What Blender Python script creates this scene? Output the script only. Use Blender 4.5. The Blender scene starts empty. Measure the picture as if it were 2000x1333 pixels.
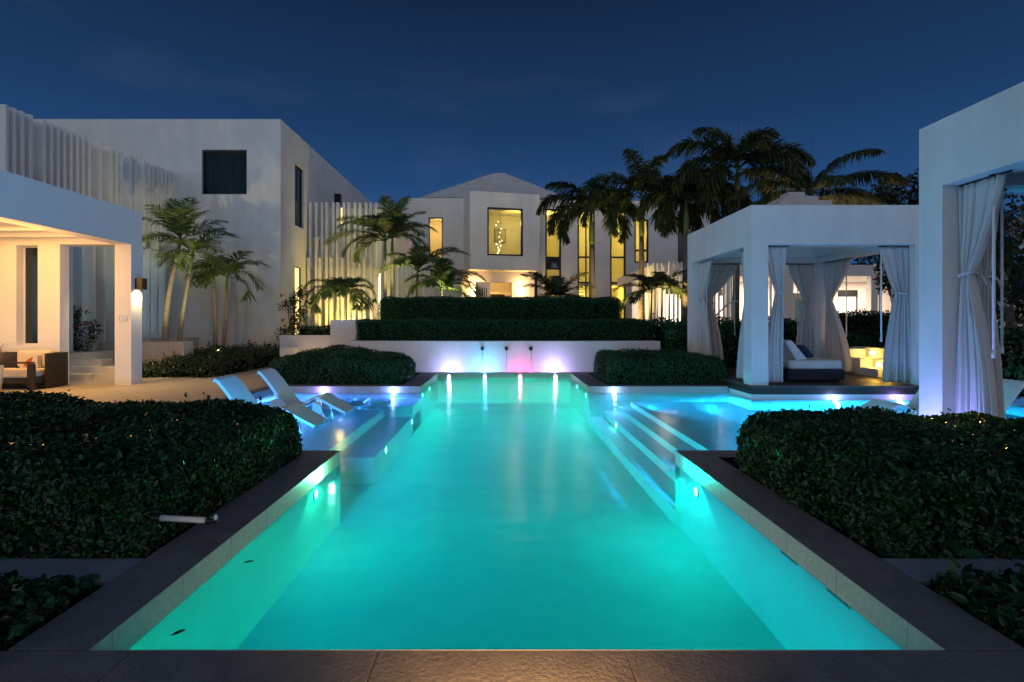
import bpy, math, random
import numpy as np
from mathutils import Vector, Matrix

R = math.radians
SC = bpy.context.scene
COL = SC.collection
rng = np.random.default_rng(7)
random.seed(7)

# ------------------------------------------------------------------ camera geometry
F = 1050.0            # focal length in photo pixels (2000 wide)
EYE = 1.6
def PX(px, Y): return (px - 980.0) / F * Y
def PZ(py, Y): return EYE - (py - 630.0) / F * Y

cam = bpy.data.cameras.new('camera')
cam.sensor_width = 36.0
cam.lens = F / 2000 * 36
cam.shift_x = 0.010
cam.shift_y = -0.01825
cam.clip_start = 0.05
cam.clip_end = 2000
camo = bpy.data.objects.new('camera', cam)
COL.objects.link(camo)
camo.location = (0, 0, EYE)
camo.rotation_euler = (R(90), 0, 0)
SC.camera = camo

# ------------------------------------------------------------------ materials
def new_mat(name):
    m = bpy.data.materials.new(name)
    m.use_nodes = True
    nt = m.node_tree
    b = nt.nodes['Principled BSDF']
    return m, nt, b

def noise(nt, scale, detail=4, rough=.55, vec=None, coord='Object', sc=None):
    n = nt.nodes.new('ShaderNodeTexNoise')
    n.inputs['Scale'].default_value = scale
    n.inputs['Detail'].default_value = detail
    n.inputs['Roughness'].default_value = rough
    tc = nt.nodes.new('ShaderNodeTexCoord')
    if sc:
        mp = nt.nodes.new('ShaderNodeMapping')
        mp.inputs['Scale'].default_value = sc
        nt.links.new(tc.outputs[coord], mp.inputs[0])
        nt.links.new(mp.outputs[0], n.inputs['Vector'])
    else:
        nt.links.new(tc.outputs[coord], n.inputs['Vector'])
    return n

def ramp(nt, src, stops):
    r = nt.nodes.new('ShaderNodeValToRGB')
    els = r.color_ramp.elements
    while len(els) < len(stops): els.new(0.5)
    for e, (p, c) in zip(els, stops):
        e.position = p
        e.color = (c[0], c[1], c[2], 1)
    nt.links.new(src, r.inputs[0])
    return r

def surface(name, c1, c2=None, scale=2.0, rough=.7, bump=0, bscale=60, spec=.4, metal=0, sc=None, c3=None, s3=30, w3=.15):
    m, nt, b = new_mat(name)
    c2 = c2 or tuple(x * .88 for x in c1)
    n = noise(nt, scale, 5, .6, sc=sc)
    r = ramp(nt, n.outputs[0], [(.32, c2), (.68, c1)])
    out = r.outputs[0]
    if c3:
        n3 = noise(nt, s3, 3, .6)
        r3 = ramp(nt, n3.outputs[0], [(.45, (1, 1, 1)), (.72, c3)])
        mx = nt.nodes.new('ShaderNodeMix'); mx.data_type = 'RGBA'; mx.blend_type = 'MULTIPLY'
        mx.inputs[0].default_value = w3
        nt.links.new(out, mx.inputs[6]); nt.links.new(r3.outputs[0], mx.inputs[7])
        out = mx.outputs[2]
    nt.links.new(out, b.inputs['Base Color'])
    b.inputs['Roughness'].default_value = rough
    b.inputs['Specular IOR Level'].default_value = spec
    b.inputs['Metallic'].default_value = metal
    if bump:
        nb = noise(nt, bscale, 6, .65)
        bp = nt.nodes.new('ShaderNodeBump')
        bp.inputs['Strength'].default_value = bump
        bp.inputs['Distance'].default_value = .02
        nt.links.new(nb.outputs[0], bp.inputs['Height'])
        nt.links.new(bp.outputs[0], b.inputs['Normal'])
    return m

def emit(name, color, strength):
    m, nt, b = new_mat(name)
    b.inputs['Base Color'].default_value = (.8, .8, .8, 1)
    b.inputs['Emission Color'].default_value = (*color, 1)
    b.inputs['Emission Strength'].default_value = strength
    return m

def leafmat(name, dark, mid, light, rough=.4, spec=.5, trans=.25):
    m, nt, b = new_mat(name)
    g = nt.nodes.new('ShaderNodeNewGeometry')
    n = noise(nt, 1.3, 3, .6)
    ad = nt.nodes.new('ShaderNodeMath'); ad.operation = 'ADD'
    sb = nt.nodes.new('ShaderNodeMath'); sb.operation = 'MULTIPLY_ADD'
    sb.inputs[1].default_value = .9; sb.inputs[2].default_value = -.45
    nt.links.new(n.outputs[0], sb.inputs[0])
    nt.links.new(g.outputs['Random Per Island'], ad.inputs[0])
    nt.links.new(sb.outputs[0], ad.inputs[1])
    r = ramp(nt, ad.outputs[0], [(.05, dark), (.55, mid), (1.0, light)])
    nt.links.new(r.outputs[0], b.inputs['Base Color'])
    b.inputs['Roughness'].default_value = rough
    b.inputs['Specular IOR Level'].default_value = spec
    if trans:
        t = nt.nodes.new('ShaderNodeBsdfTranslucent')
        nt.links.new(r.outputs[0], t.inputs[0])
        mx = nt.nodes.new('ShaderNodeMixShader'); mx.inputs[0].default_value = trans
        o = nt.nodes['Material Output']
        nt.links.new(b.outputs[0], mx.inputs[1]); nt.links.new(t.outputs[0], mx.inputs[2])
        nt.links.new(mx.outputs[0], o.inputs[0])
    return m

def glassmat(name, tint=(1, 1, 1), refl=.06, gloss=.02, fres=False):
    m, nt, b = new_mat(name)
    nt.nodes.remove(b)
    t = nt.nodes.new('ShaderNodeBsdfTransparent'); t.inputs[0].default_value = (*tint, 1)
    g = nt.nodes.new('ShaderNodeBsdfGlossy'); g.inputs['Roughness'].default_value = gloss
    lw = nt.nodes.new('ShaderNodeLayerWeight'); lw.inputs[0].default_value = .5
    pw = nt.nodes.new('ShaderNodeMath'); pw.operation = 'POWER'; pw.inputs[1].default_value = 5
    ma = nt.nodes.new('ShaderNodeMath'); ma.operation = 'MULTIPLY_ADD'
    ma.inputs[1].default_value = 1 - refl; ma.inputs[2].default_value = refl
    nt.links.new(lw.outputs['Facing'], pw.inputs[0]); nt.links.new(pw.outputs[0], ma.inputs[0])
    mx = nt.nodes.new('ShaderNodeMixShader')
    fo = ma.outputs[0]
    if fres:
        fr_ = nt.nodes.new('ShaderNodeFresnel'); fr_.inputs[0].default_value = 1.2; fo = fr_.outputs[0]
    nt.links.new(fo, mx.inputs[0]); nt.links.new(t.outputs[0], mx.inputs[1]); nt.links.new(g.outputs[0], mx.inputs[2])
    nt.links.new(mx.outputs[0], nt.nodes['Material Output'].inputs[0])
    return m, nt, lw, g

M = {}
M['stucco'] = surface('white_stucco', (.74, .74, .735), (.66, .66, .66), .9, .85, .25, 45, .25, c3=(.85, .84, .82), s3=5)
def streaks(m):
    nt = m.node_tree; b = nt.nodes['Principled BSDF']
    src = b.inputs['Base Color'].links[0].from_socket
    n = noise(nt, 1.0, 5, .65, sc=(2.6, 2.6, .22))
    r = ramp(nt, n.outputs[0], [(.38, (.80, .80, .79)), (.60, (1, 1, 1))])
    mx = nt.nodes.new('ShaderNodeMix'); mx.data_type = 'RGBA'; mx.blend_type = 'MULTIPLY'; mx.inputs[0].default_value = .28
    nt.links.new(src, mx.inputs[6]); nt.links.new(r.outputs[0], mx.inputs[7]); nt.links.new(mx.outputs[2], b.inputs['Base Color'])
streaks(M['stucco'])
M['stucco_smooth'] = surface('smooth_white_render', (.76, .76, .76), (.70, .70, .70), .7, .8, .08, 70, .25)
M['fin'] = surface('white_painted_fin', (.74, .745, .75), (.68, .68, .69), 1.5, .6, .05, 50, .3)
M['roof'] = surface('white_roof_wash', (.52, .52, .54), (.42, .42, .45), 1.5, .85, .15, 30, .2)
M['stone'] = surface('dark_coping_stone', (.165, .172, .184), (.115, .121, .131), 6, .6, .9, 38, .45, c3=(.5, .5, .5), s3=140, w3=.6)
M['pathstone'] = surface('pale_path_stone', (.18, .225, .28), (.14, .175, .22), 5, .75, .3, 80, .35, c3=(.6, .6, .6), s3=120, w3=.4)
M['patio'] = surface('patio_paving', (.46, .41, .34), (.40, .35, .29), 1.2, .75, .1, 60, .3)
M['soil'] = surface('dark_soil', (.018, .015, .012), (.008, .007, .006), 8, .95, .5, 30, .1)
M['ground'] = surface('grassy_ground', (.03, .04, .022), (.018, .026, .013), 3, .95, .3, 20, .1)
M['plaster'] = surface('pale_pool_plaster', (.64, .68, .67), (.50, .55, .55), .55, .7, .08, 25, .3, c3=(.82, .84, .84), s3=2.2, w3=.8)
M['floor_plaster'] = surface('blue_grey_pool_floor', (.46, .55, .58), (.27, .37, .42), .42, .7, .08, 25, .3, c3=(.80, .84, .86), s3=1.6, w3=.8)  # darker than the walls to stand for weaker light, mottled like caustics
M['metal_dark'] = surface('dark_bronze_metal', (.025, .024, .024), (.018, .018, .018), 6, .4, 0, 60, .5, .6)
M['frame'] = surface('black_window_frame', (.012, .012, .014), (.008, .008, .01), 6, .45, 0, 60, .5)
M['cloth'] = surface('white_linen_curtain', (.72, .71, .70), (.67, .66, .65), 3, .9, .12, 160, .15)
def thin_cloth(m, f):
    nt = m.node_tree; b = nt.nodes['Principled BSDF']
    t = nt.nodes.new('ShaderNodeBsdfTranslucent'); nt.links.new(b.inputs['Base Color'].links[0].from_socket, t.inputs[0])
    mx = nt.nodes.new('ShaderNodeMixShader'); mx.inputs[0].default_value = f
    nt.links.new(b.outputs[0], mx.inputs[1]); nt.links.new(t.outputs[0], mx.inputs[2]); nt.links.new(mx.outputs[0], nt.nodes['Material Output'].inputs[0])
thin_cloth(M['cloth'], .25)
M['cushion'] = surface('white_cushion', (.72, .71, .69), (.66, .65, .63), 3, .9, .1, 120, .15)
M['cream'] = surface('cream_cushion', (.68, .61, .48), (.62, .55, .43), 3, .9, .1, 120, .15)
M['blue_cloth'] = surface('navy_fabric', (.03, .04, .09), (.02, .028, .07), 10, .9, .1, 120, .15)
M['wicker'] = surface('dark_wicker', (.022, .022, .03), (.012, .012, .017), 40, .6, .6, 120, .35)
M['darkwood'] = surface('dark_stained_wood', (.035, .024, .017), (.02, .014, .01), 12, .5, .15, 40, .4, sc=(1, 12, 1))
M['deckwood'] = surface('brown_deck_board', (.085, .06, .045), (.05, .037, .03), 10, .45, .3, 40, .45, sc=(.6, 10, 1))
M['palewood'] = surface('orange_brown_wood', (.42, .22, .10), (.30, .14, .06), 8, .5, .1, 40, .4, sc=(6, 6, 1))
M['shell'] = surface('white_moulded_resin', (.72, .73, .74), (.69, .70, .71), 2, .35, 0, 60, .45)
M['pvc'] = surface('white_plastic_pipe', (.62, .64, .66), (.55, .56, .58), 10, .4, 0, 60, .45)
M['roomwall'] = surface('cream_room_wall', (.78, .72, .52), (.75, .69, .50), 1, .85, 0, 60, .2)
M['orange'] = surface('rust_orange_fabric', (.50, .13, .04), (.42, .10, .03), 8, .9, 0, 60, .1)
M['white_metal'] = surface('white_painted_rod', (.72, .72, .73), (.68, .68, .7), 5, .4, 0, 60, .4)
M['trunk_pale'] = surface('pale_ringed_palm_trunk', (.36, .30, .23), (.18, .15, .115), 9, .85, .5, 30, .2, sc=(.6, .6, 5))
M['trunk_dark'] = surface('grey_ringed_palm_trunk', (.17, .145, .125), (.085, .072, .064), 9, .9, .6, 30, .2, sc=(.6, .6, 5))
M['crownshaft'] = surface('green_crownshaft', (.16, .21, .08), (.10, .14, .05), 4, .55, .1, 30, .35)
M['palm'] = leafmat('palm_leaf', (.04, .08, .02), (.10, .17, .04), (.24, .28, .075), .45, .4, .3)
M['foxtail'] = leafmat('foxtail_leaf', (.018, .034, .012), (.042, .066, .020), (.11, .125, .036), .5, .3, .22)
M['hedge'] = leafmat('hedge_leaf', (.002, .016, .005), (.007, .046, .013), (.022, .09, .028), .30, .3, .12)
M['hedge2'] = leafmat('fine_hedge_leaf', (.004, .036, .012), (.010, .074, .024), (.030, .14, .045), .42, .28, .15)
M['cover'] = leafmat('ground_cover_leaf', (.014, .034, .010), (.032, .068, .020), (.07, .12, .035), .4, .45, .2)
M['bush'] = leafmat('broad_leaf', (.008, .016, .006), (.020, .034, .011), (.05, .072, .02), .4, .45, .25)
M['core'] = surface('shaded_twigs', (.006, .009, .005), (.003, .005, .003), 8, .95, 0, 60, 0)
M['red_flower'] = leafmat('red_bract', (.20, .01, .03), (.42, .02, .06), (.6, .05, .12), .6, .2, .3)
M['white_flower'] = leafmat('pale_petal', (.45, .36, .33), (.6, .5, .46), (.7, .6, .55), .6, .2, .3)
M['dryleaf'] = surface('brown_dead_leaf', (.06, .035, .015), (.03, .02, .01), 20, .8)
M['art'] = surface('framed_print', (.55, .50, .33), (.42, .38, .26), 9, .8)
M['stonestep'] = surface('pale_stone_step', (.60, .56, .50), (.52, .48, .43), 2.5, .8, .15, 50, .25)
M['glass'] = glassmat('window_glass', (.96, .97, .95), .018, .01)[0]
M['glass_clear'] = glassmat('clear_window_glass', (.90, .96, .97), .004, .01)[0]
M['glass_dark'] = surface('dark_reflective_glass', (.012, .03, .042), (.008, .02, .03), 1, .08, 0, 60, .6)
M['glass_blue'] = emit('sky_glow_glass', (.36, .56, .60), .42)  # faint emission stands in for sky glow on the panes
M['drape_dark'] = surface('dark_blue_drape', (.006, .045, .062), (.004, .026, .038), 3, .9, 0, 60, .1)

# tiled pool edge: pale tiles with dark vertical joints
def tilemat():
    m, nt, b = new_mat('pool_edge_tile')
    tc = nt.nodes.new('ShaderNodeTexCoord')
    sep = nt.nodes.new('ShaderNodeSeparateXYZ')
    nt.links.new(tc.outputs['Object'], sep.inputs[0])
    ad = nt.nodes.new('ShaderNodeMath'); ad.operation = 'ADD'
    nt.links.new(sep.outputs[0], ad.inputs[0]); nt.links.new(sep.outputs[1], ad.inputs[1])
    mo = nt.nodes.new('ShaderNodeMath'); mo.operation = 'PINGPONG'; mo.inputs[1].default_value = .305
    nt.links.new(ad.outputs[0], mo.inputs[0])
    gt = nt.nodes.new('ShaderNodeMath'); gt.operation = 'LESS_THAN'; gt.inputs[1].default_value = .0022
    nt.links.new(mo.outputs[0], gt.inputs[0])
    n = noise(nt, 30, 4)
    r = ramp(nt, n.outputs[0], [(.3, (.31, .29, .25)), (.7, (.42, .39, .34))])
    mx = nt.nodes.new('ShaderNodeMix'); mx.data_type = 'RGBA'
    nt.links.new(gt.outputs[0], mx.inputs[0]); nt.links.new(r.outputs[0], mx.inputs[6])
    mx.inputs[7].default_value = (.12, .11, .10, 1)
    nt.links.new(mx.outputs[2], b.inputs['Base Color'])
    b.inputs['Roughness'].default_value = .5
    return m
M['tile'] = tilemat()

# pool water surface: clear, fresnel reflection, long-exposure ripples
def watermat():
    m, nt, lw, g = glassmat('pool_water', (.25, .98, .98), .02, .20, True)
    n = noise(nt, 1.0, 3, .5, sc=(2.2, 9, 1))
    n2 = noise(nt, 1.0, 2, .5, sc=(.8, 1.6, 1))
    ad = nt.nodes.new('ShaderNodeMath'); ad.operation = 'MULTIPLY_ADD'; ad.inputs[1].default_value = 3.0
    nt.links.new(n2.outputs[0], ad.inputs[0]); nt.links.new(n.outputs[0], ad.inputs[2])
    bp = nt.nodes.new('ShaderNodeBump'); bp.inputs['Strength'].default_value = .5; bp.inputs['Distance'].default_value = .012
    nt.links.new(ad.outputs[0], bp.inputs['Height'])
    nt.links.new(bp.outputs[0], g.inputs['Normal'])
    v = nt.nodes.new('ShaderNodeVolumePrincipled')
    v.inputs['Density'].default_value = .165
    v.inputs['Color'].default_value = (.10, .90, .86, 1)
    v.inputs['Anisotropy'].default_value = .3
    nt.links.new(v.outputs[0], nt.nodes['Material Output'].inputs['Volume'])
    return m
M['water'] = watermat()
M['stream'] = glassmat('falling_water', (.93, .95, 1), .35, .25)[0]

# ------------------------------------------------------------------ mesh builder
class MB:
    def __init__(s): s.v = []; s.f = []; s.m = []
    def add(s, vs, fs, mi=0):
        o = len(s.v)
        s.v.extend(vs)
        for f in fs: s.f.append(tuple(o + i for i in f)); s.m.append(mi)
        return s
    def box(s, x0, x1, y0, y1, z0, z1, mi=0):
        if x0 > x1: x0, x1 = x1, x0
        if y0 > y1: y0, y1 = y1, y0
        if z0 > z1: z0, z1 = z1, z0
        vs = [(x0, y0, z0), (x1, y0, z0), (x1, y1, z0), (x0, y1, z0), (x0, y0, z1), (x1, y0, z1), (x1, y1, z1), (x0, y1, z1)]
        return s.add(vs, [(0, 3, 2, 1), (4, 5, 6, 7), (0, 1, 5, 4), (1, 2, 6, 5), (2, 3, 7, 6), (3, 0, 4, 7)], mi)
    def quad(s, a, b, c, d, mi=0): return s.add([a, b, c, d], [(0, 1, 2, 3)], mi)
    def tube(s, pts, rad, n=10, mi=0, cap=True):
        pts = [Vector(p) for p in pts]
        if not hasattr(rad, '__len__'): rad = [rad] * len(pts)
        vs = []; fs = []
        for i, p in enumerate(pts):
            t = (pts[min(i + 1, len(pts) - 1)] - pts[max(i - 1, 0)]).normalized()
            a = Vector((0, 0, 1)) if abs(t.z) < .9 else Vector((1, 0, 0))
            u = t.cross(a).normalized(); w = t.cross(u)
            for k in range(n):
                an = 2 * math.pi * k / n
                vs.append(tuple(p + (u * math.cos(an) + w * math.sin(an)) * rad[i]))
        for i in range(len(pts) - 1):
            for k in range(n):
                k2 = (k + 1) % n
                fs.append((i * n + k, i * n + k2, (i + 1) * n + k2, (i + 1) * n + k))
        if cap:
            fs.append(tuple(range(n))[::-1]); fs.append(tuple((len(pts) - 1) * n + k for k in range(n)))
        return s.add(vs, fs, mi)
    def sphere(s, c, r, mi=0, nu=12, nv=8, sz=1):
        vs = [(c[0], c[1], c[2] + r * sz)]
        for j in range(1, nv):
            th = math.pi * j / nv
            for i in range(nu):
                a = 2 * math.pi * i / nu
                vs.append((c[0] + r * math.sin(th) * math.cos(a), c[1] + r * math.sin(th) * math.sin(a), c[2] + r * sz * math.cos(th)))
        vs.append((c[0], c[1], c[2] - r * sz))
        fs = [(0, 1 + i, 1 + (i + 1) % nu) for i in range(nu)]
        for j in range(nv - 2):
            for i in range(nu):
                a = 1 + j * nu + i; b = 1 + j * nu + (i + 1) % nu
                fs.append((a, a + nu, b + nu, b))
        L = len(vs) - 1; o = 1 + (nv - 2) * nu
        fs += [(L, o + (i + 1) % nu, o + i) for i in range(nu)]
        return s.add(vs, fs, mi)
    def build(s, name, mats, parent=None, bevel=0, smooth=False, xf=None, seg=2):
        me = bpy.data.meshes.new(name)
        v = s.v
        if xf is not None: v = [tuple(xf @ Vector(p)) for p in v]
        me.from_pydata(v, [], s.f)
        if not isinstance(mats, (list, tuple)): mats = [mats]
        for m in mats: me.materials.append(M[m] if isinstance(m, str) else m)
        if len(mats) > 1: me.polygons.foreach_set('material_index', s.m)
        if smooth: me.polygons.foreach_set('use_smooth', [True] * len(me.polygons))
        me.update()
        o = bpy.data.objects.new(name, me)
        COL.objects.link(o)
        if parent: o.parent = parent
        if bevel:
            b = o.modifiers.new('b', 'BEVEL'); b.width = bevel; b.segments = seg; b.limit_method = 'ANGLE'; b.angle_limit = R(40)
        return o

def tag(o, label=None, cat=None, group=None, kind=None):
    if label: o['label'] = label
    if cat: o['category'] = cat
    if group: o['group'] = group
    if kind: o['kind'] = kind
    return o

def thing(name, label, cat, loc=(0, 0, 0), group=None, rz=0):
    o = bpy.data.objects.new(name, None)
    COL.objects.link(o)
    o.location = loc; o.rotation_euler = (0, 0, rz); o.empty_display_size = .2
    return tag(o, label, cat, group)

def loc(parent):   # transform that takes world coordinates into a part's parent frame
    return Matrix.Translation(parent.location).inverted()

# wall with real openings, in local (a along, b thickness, z up): a0..a1, b0..b1, z0..z1
def wall_mb(mb, a0, a1, b0, b1, z0, z1, ops, mi=0, swap=False):
    A = sorted({a0, a1, *[c for o in ops for c in (o[0], o[1]) if a0 < c < a1]})
    Z = sorted({z0, z1, *[c for o in ops for c in (o[2], o[3]) if z0 < c < z1]})
    def hole(i, j):
        if i < 0 or j < 0 or i >= len(A) - 1 or j >= len(Z) - 1: return True
        ca = (A[i] + A[i + 1]) / 2; cz = (Z[j] + Z[j + 1]) / 2
        return any(o[0] < ca < o[1] and o[2] < cz < o[3] for o in ops)
    P = (lambda a, b, z: (b, a, z)) if swap else (lambda a, b, z: (a, b, z))
    def q(*p): mb.quad(*([P(*x) for x in p][::-1] if swap else [P(*x) for x in p]), mi)
    for i in range(len(A) - 1):
        for j in range(len(Z) - 1):
            if hole(i, j): continue
            x0, x1, y0, y1 = A[i], A[i + 1], Z[j], Z[j + 1]
            q((x0, b0, y0), (x1, b0, y0), (x1, b0, y1), (x0, b0, y1))
            q((x1, b1, y0), (x0, b1, y0), (x0, b1, y1), (x1, b1, y1))
            if hole(i - 1, j): q((x0, b1, y0), (x0, b0, y0), (x0, b0, y1), (x0, b1, y1))
            if hole(i + 1, j): q((x1, b0, y0), (x1, b1, y0), (x1, b1, y1), (x1, b0, y1))
            if hole(i, j - 1): q((x0, b1, y0), (x1, b1, y0), (x1, b0, y0), (x0, b0, y0))
            if hole(i, j + 1): q((x0, b0, y1), (x1, b0, y1), (x1, b1, y1), (x0, b1, y1))
    return mb

def frame_mb(a0, a1, b0, b1, z0, z1, t, bars=(), vbars=(), swap=False):
    mb = MB()
    def bx(A0, A1, Z0, Z1, d=0):
        if swap: mb.box(b0 + d, b1 - d, A0, A1, Z0, Z1)
        else: mb.box(A0, A1, b0 + d, b1 - d, Z0, Z1)
    bx(a0, a1, z0, z0 + t); bx(a0, a1, z1 - t, z1)
    bx(a0, a0 + t, z0 + t, z1 - t); bx(a1 - t, a1, z0 + t, z1 - t)
    for z in bars: bx(a0 + t, a1 - t, z - t * .5, z + t * .5, .003)
    for a in vbars: bx(a - t * .35, a + t * .35, z0 + t, z1 - t, .006)
    return mb

def lamp(name, kind, loc_, color, power, size=.1, target=None, spot=120, blend=.5, falloff=None):
    l = bpy.data.lights.new(name, kind)
    if falloff:
        l.use_nodes = True
        ln = l.node_tree
        lf = ln.nodes.new('ShaderNodeLightFalloff'); lf.inputs['Strength'].default_value = 1; lf.inputs['Smooth'].default_value = .15
        ln.links.new(lf.outputs[falloff], ln.nodes['Emission'].inputs['Strength'])
    l.color = color; l.energy = power
    if kind in ('POINT', 'SPOT'): l.shadow_soft_size = size
    if kind == 'AREA':
        l.shape = 'RECTANGLE'; l.size, l.size_y = size if hasattr(size, '__len__') else (size, size)
    if kind == 'SPOT': l.spot_size = R(spot); l.spot_blend = blend
    o = bpy.data.objects.new(name, l)
    COL.objects.link(o)
    o.location = loc_
    if target is not None:
        d = Vector(target) - Vector(loc_)
        o.rotation_euler = d.to_track_quat('-Z', 'Y').to_euler()
    return o

# ------------------------------------------------------------------ sky and dusk light
w = bpy.data.worlds.new('World'); SC.world = w; w.use_nodes = True
nt = w.node_tree
bg = nt.nodes['Background']
sky = nt.nodes.new('ShaderNodeTexSky'); sky.sky_type = 'NISHITA'; sky.sun_disc = False
sky.sun_elevation = R(-5); sky.sun_rotation = R(200)
tc = nt.nodes.new('ShaderNodeTexCoord')
sep = nt.nodes.new('ShaderNodeSeparateXYZ'); nt.links.new(tc.outputs['Generated'], sep.inputs[0])
rp = ramp(nt, sep.outputs[2], [(0.0, (.030, .105, .270)), (.16, (.022, .080, .225)), (.33, (.0095, .041, .124)), (.52, (.004, .0165, .052)), (.78, (.013, .040, .10)), (1.0, (.022, .060, .14))])
# soft streaks of thin cloud, low over the roofs
cn = nt.nodes.new('ShaderNodeTexNoise'); cn.inputs['Scale'].default_value = 2.2; cn.inputs['Detail'].default_value = 4
cm = nt.nodes.new('ShaderNodeMapping'); cm.inputs['Scale'].default_value = (1, 1, 3.2)
nt.links.new(tc.outputs['Generated'], cm.inputs[0]); nt.links.new(cm.outputs[0], cn.inputs['Vector'])
cr = ramp(nt, cn.outputs[0], [(.53, (0, 0, 0)), (.80, (.020, .020, .026))])
a1 = nt.nodes.new('ShaderNodeMix'); a1.data_type = 'RGBA'; a1.blend_type = 'ADD'; a1.inputs[0].default_value = 1
nt.links.new(rp.outputs[0], a1.inputs[6]); nt.links.new(cr.outputs[0], a1.inputs[7])
a2 = nt.nodes.new('ShaderNodeMix'); a2.data_type = 'RGBA'; a2.blend_type = 'ADD'; a2.inputs[0].default_value = .8
nt.links.new(a1.outputs[2], a2.inputs[6]); nt.links.new(sky.outputs[0], a2.inputs[7])
# afterglow of the set sun, behind the camera
vd = nt.nodes.new('ShaderNodeVectorMath'); vd.operation = 'DOT_PRODUCT'
vd.inputs[1].default_value = Vector((-.15, -.95, .10)).normalized()
nt.links.new(tc.outputs['Generated'], vd.inputs[0])
gr = ramp(nt, vd.outputs['Value'], [(.0, (.0, .0, .0)), (.05, (.75, .72, .68)), (.16, (1.15, 1.08, 1.0)), (.5, (.60, .58, .56)), (1.0, (.34, .34, .34))])
hz = ramp(nt, sep.outputs[2], [(0.0, (1, 1, 1)), (.25, (.8, .8, .8)), (.55, (.12, .12, .12)), (.8, (0, 0, 0))])
gm = nt.nodes.new('ShaderNodeMix'); gm.data_type = 'RGBA'; gm.blend_type = 'MULTIPLY'; gm.inputs[0].default_value = 1
nt.links.new(gr.outputs[0], gm.inputs[6]); nt.links.new(hz.outputs[0], gm.inputs[7])
a3 = nt.nodes.new('ShaderNodeMix'); a3.data_type = 'RGBA'; a3.blend_type = 'ADD'; a3.inputs[0].default_value = 1
nt.links.new(a2.outputs[2], a3.inputs[6]); nt.links.new(gm.outputs[2], a3.inputs[7])
nt.links.new(a3.outputs[2], bg.inputs[0])
bg.inputs[1].default_value = 1.0

sun = lamp('sun', 'SUN', (0, -10, 12), (1.0, .98, .97), .24, target=None)
sun.data.angle = R(60)
sun.rotation_euler = Vector((.14, .93, -.20)).to_track_quat('-Z', 'Y').to_euler()

# ------------------------------------------------------------------ ground, paving, pool
XL, XR, YN, YF = -2.02, 2.17, 2.625, 17.0
WZ = -.165
PXL, PXR = -5.6, 11.0          # ends of the side wings
PY0, PY1 = 6.72, 13.44
DKX, DKY = 5.66, 12.2           # deck corner of the far cabana

mb = MB()
for x0, x1, y0, y1 in ((-400, -14, -60, 600), (11.4, 400, -60, 600), (-14, 11.4, 24, 600), (-14, 11.4, -60, 2.0), (-14, -5.9, 2.0, 24), (-5.9, 11.4, 17.15, 24), (-5.9, -2.12, 2, 6.7), (-5.9, -2.05, 13.5, 17.15), (2.2, 11.4, 13.5, 17.15), (2.27, 11.4, 2, 6.7), (-2.0, 2.19, 2.0, 2.6)):
    mb.quad((x0, y0, -.035), (x1, y0, -.035), (x1, y1, -.035), (x0, y1, -.035))
tag(mb.build('ground', 'soil'), kind='structure')

mb = MB()
mb.quad((-30, 6.8, -.004), (-5.62, 6.8, -.004), (-5.62, 16, -.004), (-30, 16, -.004))
mb.quad((-8.42, 16, -.004), (-5.62, 16, -.004), (-5.62, 24, -.004), (-8.42, 24, -.004))
tag(mb.build('patio', 'patio'), kind='structure')

mb = MB()
mb.box(-9.5, -2.425, 3.34, 3.65, -.06, .0)
mb.box(2.575, 9.5, 3.34, 3.65, -.06, .0)
tag(mb.build('path', 'pathstone', bevel=.006), kind='structure')

pool = thing('swimming_pool', 'long T-shaped swimming pool glowing teal, with shallow blue side shelves', 'swimming pool', (0, 2.6, 0))
LP = loc(pool)
# body of slightly cloudy water: one closed solid, its sides just inside the pool walls' thickness
mb = MB()
e = .006
XS = [PXL - e, XL - .056, XR + .056, DKX + e, PXR + e]
YS = [YN - e, PY0 - e, 7.55 - e, DKY + e, PY1 + e, YF + e]
def wet(i, j):
    if i < 0 or j < 0 or i > 3 or j > 4: return False
    if i == 1: return True
    if i == 0: return j in (1, 2, 3)
    if i == 2: return j in (1, 2, 3)
    return j == 2
ZB = -1.0
for i in range(4):
    for j in range(5):
        if not wet(i, j): continue
        x0, x1, y0, y1 = XS[i], XS[i + 1], YS[j], YS[j + 1]
        mb.quad((x0, y0, WZ), (x1, y0, WZ), (x1, y1, WZ), (x0, y1, WZ))
        mb.quad((x0, y1, ZB), (x1, y1, ZB), (x1, y0, ZB), (x0, y0, ZB))
        if not wet(i - 1, j): mb.quad((x0, y1, ZB), (x0, y0, ZB), (x0, y0, WZ), (x0, y1, WZ))
        if not wet(i + 1, j): mb.quad((x1, y0, ZB), (x1, y1, ZB), (x1, y1, WZ), (x1, y0, WZ))
        if not wet(i, j - 1): mb.quad((x0, y0, ZB), (x1, y0, ZB), (x1, y0, WZ), (x0, y0, WZ))
        if not wet(i, j + 1): mb.quad((x1, y1, ZB), (x0, y1, ZB), (x0, y1, WZ), (x1, y1, WZ))
tag(mb.build('water', 'water'), kind='structure')

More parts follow.
